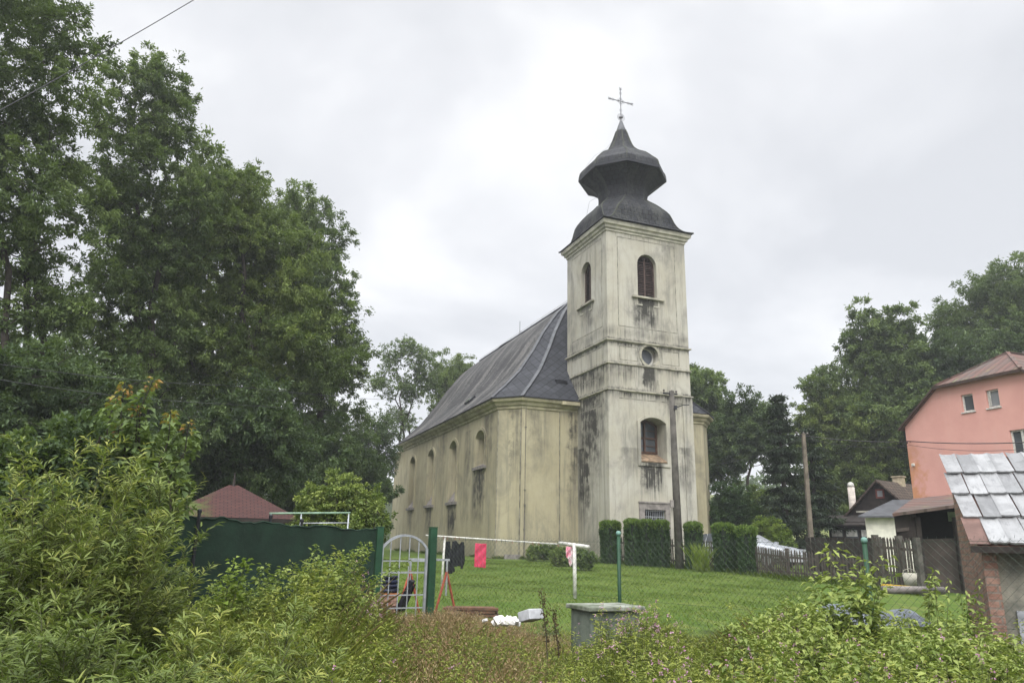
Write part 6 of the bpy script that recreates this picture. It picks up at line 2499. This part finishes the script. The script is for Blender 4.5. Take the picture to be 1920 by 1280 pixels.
# ---- willow bushes (left)
def willow(label, px, R, spread, height, nst, seed, vmid=.5, L=.088, bias=0., mat=None, cat='bush', name='willow_bush', W=.0135, per=42):
    global rng
    rng = np.random.default_rng(seed)
    b0 = ground_at(px, R)
    root = thing(name, label, cat, b0, 0)
    lv, tb = Leaves(), MB()
    an = rng.uniform(0, 2 * math.pi, nst)
    rr = spread * np.sqrt(rng.random(nst))
    base = np.stack([np.cos(an) * rr * .7, np.sin(an) * rr * .45, 0 * rr - .05], 1)
    h = height * (1 - .55 * (rr / spread) ** 2) * rng.uniform(.55, 1.02, nst)
    ln = .28 * rr / spread + .12 * rng.random(nst)
    tip = np.stack([np.cos(an) * ln * h * 1.2 + bias * h, np.sin(an) * ln * h, h], 1)
    for i in range(nst):
        K = 14
        ts = np.linspace(0, 1, K)
        bend = rng.normal(size=2) * .07 * h[i]
        pts = base[i] + tip[i] * np.stack([ts ** 1.5, ts ** 1.5, ts * (1.06 - .06 * ts)], 1) + np.stack([bend[0] * ts ** 2.5, bend[1] * ts ** 2.5, 0 * ts], 1)
        tb.tube(pts[::2], [.009 * (1 - .8 * q) for q in ts[::2]], 4, False)
        v0 = vmid + .16 * rng.normal()
        ntw = int(3 + 5 * h[i])
        paths = [(pts, per * h[i])]
        for _ in range(ntw):
            t = rng.uniform(.25, .92)
            p = pts[min(K - 1, int(t * K))]
            a2 = rng.uniform(0, 2 * math.pi)
            l2 = rng.uniform(.16, .42) * (1.2 - t * .6)
            q = p + np.array([math.cos(a2) * l2 * .7, math.sin(a2) * l2 * .7, l2 * .75])
            tp_ = np.stack([p + (q - p) * u_ + np.array([0, 0, .03 * math.sin(u_ * 3)]) for u_ in np.linspace(0, 1, 4)])
            tb.tube(tp_, [.004, .003, .002, .0015], 3, False)
            paths.append((tp_, 80 * l2))
        for pp, cnt in paths:
            m = int(cnt)
            if m < 2:
                continue
            t = rng.uniform(.12 if len(pp) > 5 else 0.05, 1, m)
            f = t * (len(pp) - 1)
            j = np.minimum(f.astype(int), len(pp) - 2)
            fr_ = (f - j)[:, None]
            P = pp[j] * (1 - fr_) + pp[j + 1] * fr_
            tg = unit(pp[j + 1] - pp[j])
            a2 = rng.uniform(0, 2 * math.pi, m)
            out = np.stack([np.cos(a2), np.sin(a2), 0 * a2], 1)
            D = unit(tg * .75 + out * .85 + rng.normal(size=(m, 3)) * .12)
            N = unit(np.cross(np.cross(D, tg) + rng.normal(size=(m, 3)) * .1, D) + [0, 0, .5])
            s_ = rng.uniform(.6, 1.25, m)
            V = np.clip(v0 + .13 * rng.normal(size=m) + .12 * (t - .5) + .14 * (P[:, 2] / height - .5), 0, 1)
            lv.add(P, D, N, L * s_, W * s_, V)
    mk('stems', tb, MT['twig'], root)
    leaf_mesh('foliage', lv, mat or WILLOW, root, True, None, .22)
    return root


willow('large willow bush with narrow silvery leaves, tallest of the willows at the left edge', 135, 7.6, .75, 2.7, 105, 61, .6)
willow('arching willow bush leaning out over the green netting', 240, 8.0, .45, 2.1, 60, 62, .6, bias=.06)
willow('rounded willow bush cut by the left edge of the picture', 0, 7.0, .85, 2.12, 85, 63, .55)
willow('lower willow bush in front of the large one, dark inside', 140, 5.9, .85, 1.3, 90, 64, .42)
willow('bright yellow-green willow shoots before the brambles', 490, 6.2, .62, 1.20, 85, 65, .74, L=.085, W=.013)
willow('fresh willow shoots leaning left at the roadside', 575, 5.2, .55, .94, 75, 66, .72, L=.08, W=.012, bias=-.1)
willow('small willow shoots low at the bottom, right of the dark bush', 400, 5.1, .5, .86, 55, 67, .62, L=.075, W=.012)

# ---- maple saplings with red tips
rng = np.random.default_rng(71)
for k_, (lab, px, R, tops) in enumerate((('young maple sapling with orange-red shoot tips behind the willow', 268, 11.0, [(236, 715), (287, 708), (262, 760), (200, 738), (342, 790), (310, 770), (225, 800)]),)):
    b0 = ground_at(px, R)
    root = thing('maple_sapling', lab, 'sapling', b0)
    lv, tb = Leaves(), MB()
    for (tx, ty) in tops:
        tp_ = at_r(tx, ty, R + rng.uniform(-.3, .3)) - b0
        pts = np.stack([np.array([rng.normal() * .05, rng.normal() * .05, 0]) * 1 + tp_ * np.array([t ** .7 if t else 0, t ** .7 if t else 0, t]) for t in np.linspace(0, 1, 9)])
        tb.tube(pts, list(np.linspace(.03, .005, 9)), 5, False)
        m = 300
        t = rng.uniform(.22, 1, m)
        f = t * 8
        j = np.minimum(f.astype(int), 7)
        P = pts[j] + (pts[j + 1] - pts[j]) * (f - j)[:, None]
        a2 = rng.uniform(0, 2 * math.pi, m)
        out = np.stack([np.cos(a2), np.sin(a2), 0 * a2], 1)
        sp2 = (.04 + .32 * (1 - t) ** .6) * rng.random(m) ** .6
        P = P + out * sp2[:, None] + np.stack([0 * t, 0 * t, .12 * sp2], 1)
        D = unit(out + rng.normal(size=(m, 3)) * .3 + [0, 0, -.25])
        N = unit(np.array([0, 0, 1.]) + rng.normal(size=(m, 3)) * .35)
        red = (t > .95)
        V = np.clip(.5 + .5 * (t - .5) + .15 * rng.normal(size=m), 0, 1)
        s_ = rng.uniform(.6, 1.2, m)
        lv.add(P[~red], D[~red], N[~red], .12 * s_[~red], .085 * s_[~red], V[~red], 0)
        lv.add(P[red], D[red], N[red], .085 * s_[red], .06 * s_[red], rng.random(red.sum()), 1)
    mk('stems', tb, MT['bark'], root, True)
    leaf_mesh('foliage', lv, [SPARSE, REDTIP], root)
for lab, px, R, e_, sd_ in (('dark green bush between the willow and the garden pavilion', 320, 11.8, [ell(275, 885, 42, 60, 11.8), ell(305, 915, 26, 34, 11.8), ell(235, 900, 55, 70, 11.6), ell(270, 965, 50, 50, 11.6)], 72),
                            ('dark leafy bush behind the large willow bush', 60, 10.5, [ell(40, 890, 90, 50, 10.8), ell(120, 900, 80, 70, 10.8), ell(0, 950, 110, 80, 10.4)], 73)):
    grow_tree('leafy_bush', lab, 'bush', ground_at(px, R), e_, DARKL if sd_ == 73 else ASH, (.10, .055), 70, 230, .32, 3, .04, seed=sd_, group=None)


# ---- bramble clumps in front of the netting
def leafy_clump(name, label, cat, spots_, hts, mat, L, W, per, branch, seed, lean=.3, up=.2, mi_f=None, vmid=.5):
    global rng
    rng = np.random.default_rng(seed)
    P = np.array([ground_at(px, R) for px, R in spots_])
    root = thing(name, label, cat, P[0])
    lv, tb = Leaves(), MB()
    stalks(lv, tb, P - P[0], np.array(hts, float), per, L, W, lean, .15, up, 1, vmid, .006, branch=branch)
    mk('stems', tb, MT['twig'], root)
    leaf_mesh('foliage', lv, mat, root)
    return root


def around(px, R, n, dpx, dR, seed):
    r_ = np.random.default_rng(seed)
    return [(px + r_.normal() * dpx, R + r_.normal() * dR) for _ in range(n)]


def hts_for(sp_, top_py, seed, lo=.6):
    r_ = np.random.default_rng(seed)
    o = []
    for px, R in sp_:
        ymax = top_py
        hor = 1015 + (px - 960) * .021
        z = 1.6 - (ymax - hor) * R / 1380
        o.append(max(.25, (z - float(gz(*ground_at(px, R)[:2]))) * r_.uniform(lo, 1.0)))
    return o


for lab, px, R, dpx, top, sd_, n in (('arching bramble with pale green leaves in front of the green netting', 600, 10.6, 28, 1012, 81, 30),
                                     ('bramble with broad leaves left of the arching one', 470, 10.2, 34, 1045, 82, 26),
                                     ('low raspberry bush close to the left gate post', 668, 10.4, 14, 1062, 83, 16)):
    s_ = around(px, R, n, dpx, .45, sd_)
    leafy_clump('bramble_bush', lab, 'bush', s_, hts_for(s_, top, sd_, .55), BRAMBLE, .085, .055, 130, .16, sd_, .35, .1, vmid=.5)
s_ = [(428, 9.4), (432, 9.45), (425, 9.5), (436, 9.4)]
leafy_clump('sapling', 'single bright yellow-green sapling shoot before the netting', 'sapling', s_, hts_for(s_, 1035, 5, .9), BRIGHT, .10, .07, 60, .1, 84, .08, .3, vmid=.65)

# ---- elder sapling and tall weeds at right
s_ = [(1545, 8.7), (1570, 8.8), (1600, 8.7), (1585, 8.6)]
leafy_clump('elder_sapling', 'elder sapling with layered pale green leaves in front of the picket fence', 'sapling', s_ + around(1580, 8.7, 5, 26, .12, 91), [1.62, 1.5, 1.55, 1.3] + [1.35, 1.2, 1.45, 1.1, 1.3], BRAMBLE, .13, .06, 75, .22, 91, .15, -.05, vmid=.62)
for lab, px, R, top, sd_ in (('tall nettle with hanging leaves before the dark lean-to', 1748, 8.8, 1042, 92), ('tall nettle right of the other, nearer the brick gable', 1782, 8.9, 1072, 93), ('tall nettle leaning left by the white bucket', 1712, 8.9, 1062, 94)):
    s_ = around(px, R, 3, 5, .05, sd_)
    leafy_clump('nettle', lab, 'plant', s_, hts_for(s_, top, sd_, .85), BRAMBLE, .10, .04, 42, .05, sd_, .1, -.25, vmid=.6)
for lab, px, R, top, sd_ in (('dry brown dock stalk left of the utility cabinet', 1030, 9.4, 1098, 95), ('leafless dark dock stalk beside the tilted grey block', 1052, 9.2, 1130, 96)):
    rng = np.random.default_rng(sd_)
    P = ground_at(px, R)
    h = hts_for([(px, R)], top, sd_, 1.0)[0]
    root = thing('dock_stalk', lab, 'plant', P)
    lv, tb = Leaves(), MB()
    tb.tube([(0, 0, 0), (-.03, 0, h * .5), (-.10, 0, h)], [.008, .006, .003], 5, False)
    t = rng.uniform(.4, 1, 160)
    lv.add(np.stack([-.10 * t ** 2, 0 * t, h * t], 1) + rng.normal(size=(160, 3)) * .022, unit(rng.normal(size=(160, 3)) + [0, 0, .8]), rnd_unit(160), .035, .018, rng.random(160) * .5)
    mk('stems', tb, MT['bark'], root)
    leaf_mesh('seed_heads', lv, simple('dock_brown', (.075, .055, .022), .9), root)
# ornamental grass tuft by the pole
rng = np.random.default_rng(97)
P = ground_at(1312, 30.5)
lv = Leaves()
n = 240
blades(lv, np.stack([rng.normal(size=n) * .12, rng.normal(size=n) * .12, 0 * rng.random(n)], 1), rng.uniform(.5, 1.25, n), W=.03, lean=.55, v=.75)
o = leaf_mesh('grass_tuft', lv, BRIGHT, None, True)
o.location = P
tag(o, 'tall bright green grass tuft at the foot of the hedge right of the concrete pole', 'grass tuft')
# shrubs along the church wall
for lab, px, R, e_, sd_, mt_ in (('low leafy shrub growing at the foot of the nave corner', 1012, 36.5, [ell(1012, 1036, 26, 13, 36.5), ell(1035, 1034, 16, 10, 36.5)], 101, ASH2),
                                 ('small dense green shrub on the lawn left of the right washing post', 1050, 31.5, [ell(1050, 1048, 15, 18, 31.5), ell(1058, 1050, 12, 14, 31.5)], 102, ASH2),
                                 ('round shrub with bare lower twigs right of the right washing post', 1092, 29.5, [ell(1090, 1050, 18, 18, 29.5), ell(1096, 1062, 16, 14, 29.5)], 103, ASH)):
    grow_tree('lawn_shrub', lab, 'shrub', ground_at(px, R), e_, mt_, (.085, .045), 42, 190, .26, 5, .02, seed=sd_, group='shrubs on the lawn by the church')

# ---- undergrowth, grasses and flowers nobody could count
rng = np.random.default_rng(111)
lv, tb = Leaves(), MB()
tb.cur = 1
for (p0, p1, r0, r1, n, hs, per, L, W, br, up) in (
        (300, 740, 4.2, 10.6, 520, .86, 75, .07, .022, .10, .3),
        (300, 760, 6.5, 10.6, 300, .95, 70, .10, .028, .14, .25),
        (330, 720, 4.4, 8.0, 220, .75, 90, .05, .030, .06, .2),
        (-80, 420, 4.0, 7.0, 260, .6, 80, .05, .022, .10, .3),
        (640, 1120, 4.2, 10.0, 900, 1.0, 60, .06, .018, .09, .4), (980, 1120, 6, 10, 160, 1.0, 60, .055, .020, .09, .35),
        (1080, 1420, 4.2, 9.8, 800, 1.0, 70, .07, .022, .10, .3),
        (1380, 2000, 4.2, 9.2, 1500, 1.0, 95, .068, .024, .12, .25)):
    px, R = spots(n, p0, p1, r0, r1)
    px = px + rng.normal(size=n) * 22
    B_ = place(px, R)
    tuft = .80 + .26 * np.sin(px * .052 + R * 1.3) * np.sin(R * 2.1 + px * .017)
    h = np.clip((hmax(px, R) - B_[:, 2]) * hs * tuft * rng.uniform(.5, 1.05, n) ** .8, .15, 1.6)
    stalks(lv, tb, B_, h, per, L, W, .28, .1, up, 1, .5, .0035, 0, 1, br)
o = leaf_mesh('undergrowth', lv, [WEED, MT['twig']], None, False, tb, .3)
tag(o, 'dense tangle of green weeds along the wild strip', 'weeds', kind='stuff')

lv, tb = Leaves(), MB()
tb.cur = 1
for (p0, p1, r0, r1, n) in ((1400, 1560, 7.2, 9.0, 110), (1620, 1860, 6.8, 8.6, 130), (1420, 2000, 5.0, 7.0, 90)):
    px, R = spots(n, p0, p1, r0, r1)
    B_ = place(px, R)
    h = np.clip((hmax(px, R) - B_[:, 2]) * rng.uniform(.75, 1.04, n), .2, 1.5)
    stalks(lv, tb, B_, h, 95, .085, .046, .3, .2, .1, 1, .6, .005, 0, 1, .16)
o = leaf_mesh('broad_leaf_weeds', lv, [BRAMBLE, MT['twig']], None, False, tb, .3)
tag(o, 'mass of broad-leaved brambles and elder shoots in front of the yard', 'weeds', kind='stuff')

lv, tb = Leaves(), MB()
tb.cur = 1
for (p0, p1, r0, r1, n, ex) in ((1100, 1260, 7.0, 9.3, 46, 1.12), (1180, 1960, 4.4, 8.0, 150, 1.04), (640, 720, 8.5, 10.4, 14, 1.08), (560, 1100, 4.5, 6.5, 14, 1.02)):
    px, R = spots(n, p0, p1, r0, r1)
    B_ = place(px, R)
    h = np.clip((hmax(px, R) - B_[:, 2]) * rng.uniform(.8, 1.0, n) * ex, .25, 1.5)
    pt, tipo = stalks(lv, tb, B_, h, 42, .08, .02, .16, .2, .3, 1, .55, .005, 0, 1, .05)
    for q in range(4):
        i = np.arange(n)
        t = 1.0 - .12 * q * rng.random(n)
        Pf = pt(t, i) + rng.normal(size=(n, 3)) * .03
        keep = rng.random(n) < .42
        flower_heads(lv, Pf[keep], .012, 6, 2)
s_ = around(1165, 9.0, 26, 26, .12, 301) + around(1090, 8.9, 9, 14, .12, 302)
B_ = np.array([ground_at(*q) for q in s_])
h = np.array(hts_for(s_[:26], 1116, 7, .72) + hts_for(s_[26:], 1178, 8, .75))
pt, tipo = stalks(lv, tb, B_, h, 46, .075, .02, .12, .15, .3, 1, .6, .005, 0, 1, .06)
for q in range(3):
    i = np.arange(len(h))
    flower_heads(lv, (pt(1.0 - .12 * q * rng.random(len(h)), i) + rng.normal(size=(len(h), 3)) * .03)[rng.random(len(h)) < .5], .012, 6, 2)
o = leaf_mesh('pink_balsam', lv, [WEED, MT['twig'], PINKF], None, True, tb, .3)
tag(o, 'pink-flowered balsam plants scattered through the weeds', 'flowers', kind='stuff')

lv = Leaves()
for (p0, p1, r0, r1, n, hs, W, mi, v) in ((560, 1420, 4.2, 12.2, 34000, .8, .007, 0, .62), (320, 760, 5, 10, 7000, .95, .007, 0, .7), (1050, 1450, 8.5, 13.5, 14000, .6, .008, 0, .55), (1380, 2000, 4.2, 10, 14000, .8, .008, 0, .55), (-80, 600, 3.9, 9, 9000, .55, .009, 0, .4)):
    px, R = spots(n, p0, p1, r0, r1)
    B_ = place(px, R)
    h = np.clip((hmax(px, R, 11) - B_[:, 2]) * hs * rng.uniform(.35, 1.0, n), .08, .9)
    blades(lv, B_, h, W=W, lean=.6, v=v, mi=mi)
o = leaf_mesh('long_grass', lv, GRASSM, None, True, None, .35)
tag(o, 'long green grass between the weeds', 'grass', kind='stuff')

lv = Leaves()
for (p0, p1, r0, r1, n, hs) in ((660, 990, 8.0, 14.2, 8500, 1.0), (900, 1080, 6.5, 12.5, 2600, .9), (720, 1000, 4.8, 8, 2200, .95), (1330, 1490, 9.0, 11.5, 600, .8), (1450, 1540, 8.9, 9.8, 500, 1.1)):
    px, R = spots(n, p0, p1, r0, r1)
    px = px + rng.normal(size=n) * 25
    B_ = place(px, R)
    clump = .6 + .4 * np.sin(px * .11) * np.sin(R * 3.1)
    h = np.clip((hmax(px, R, 11) - B_[:, 2]) * hs * rng.uniform(.5, 1.05, n) * (.65 + .35 * clump), .1, 1.3)
    blades(lv, B_, h, W=.007, lean=.55, v=.45)
    k = rng.random(n) < .4
    m = k.sum()
    an = rng.uniform(0, 6.28, m)
    for q in range(5):
        Pq_ = B_[k] + np.stack([rng.normal(size=m) * .04, rng.normal(size=m) * .04, h[k] * rng.uniform(.75, 1.0, m)], 1)
        lv.add(Pq_, unit(rng.normal(size=(m, 3)) * .6 + [0, 0, 1]), rnd_unit(m), .03, .008, np.clip(.35 + .2 * rng.normal(size=m), 0, .75))
o = leaf_mesh('dry_grass', lv, DRY, None, True, None, .35)
tag(o, 'reddish brown dry seeding grass below the gate and the timber stack', 'grass', kind='stuff')

lv = Leaves()
px, R = spots(120000, 640, 1520, 11.5, 36)
B_ = place(px, R)
n = len(B_)
blades(lv, B_, rng.uniform(.02, .05, n) * (1 + .5 * np.sin(B_[:, 0] * 2) * np.sin(B_[:, 1] * 1.7)), W=.011, lean=1.1, v=np.clip(.45 + .3 * np.sin(B_[:, 0] * .8 + np.sin(B_[:, 1] * .5) * 2) * np.sin(B_[:, 1] * .6 + 1) + .2 * np.sin(B_[:, 0] * 2.7 + B_[:, 1] * 1.9), .05, .95))
hh_ = rng.random(1600) 
px, R = spots(1600, 640, 1500, 12, 33)
B_ = place(px, R)
blades(lv, B_, .05 + .12 * hh_ ** 3, W=.022, lean=1.0, v=.8)
for pa, pb, k_ in ((fa[0], fa[1], 1500), (fa[1], fa[2], 1500), (fa[2], fa[3], 1500), (fb[0], fb[2], 700)):
    t = rng.random(k_)
    Q = pa + (pb - pa) * t[:, None] + rng.normal(size=(k_, 3)) * [.25, .3, 0]
    Q[:, 2] = gz(Q[:, 0], Q[:, 1])
    blades(lv, Q, rng.uniform(.05, .26, k_), W=.016, lean=.8, v=.45)
for (xa, ya), (xb, yb), k_ in (((-4.4, 27), (-4.4, 4.5), 2600), ((-4.4, 4.5), (-3.3, 3.5), 300), ((-3.3, 3.5), (-.1, 3.5), 700), ((-.1, 3.4), (-.1, -.1), 500), ((0, -.12), (5, -.12), 700)):
    t = rng.random(k_)
    lx, ly = xa + (xb - xa) * t + rng.normal(size=k_) * .07, ya + (yb - ya) * t - np.abs(rng.normal(size=k_)) * .07
    Q = O + B * lx[:, None] + A * ly[:, None]
    Q[:, 2] = gz(Q[:, 0], Q[:, 1])
    blades(lv, Q, rng.uniform(.05, .28, k_) * (.6 + .5 * np.sin(t * 37)), W=.018, lean=.8, v=.45)
o = leaf_mesh('lawn_grass', lv, LAWNM, None, False, None, .3)
tag(o, 'short mown green lawn grass in front of the church', 'grass', kind='stuff')


# ------------------------------------------------------------------ thin haze volume, added to lift the dark tones
HAZE = 0.0009
b = MB()
b.box((-440, -64, -1.5), (440, 655, 62))
m_ = NT('haze_air')
vol = m_.n('ShaderNodeVolumePrincipled')
vol.inputs['Color'].default_value = (.86, .89, .93, 1)
vol.inputs['Density'].default_value = HAZE
vol.inputs['Anisotropy'].default_value = 0.2
o_ = m_.n('ShaderNodeOutputMaterial')
m_.t.links.new(vol.outputs[0], o_.inputs['Volume'])
hz_ = mk('haze', b, m_.mat)
tag(hz_, 'thin haze in the air, added to lift the dark tones', 'haze', kind='stuff')
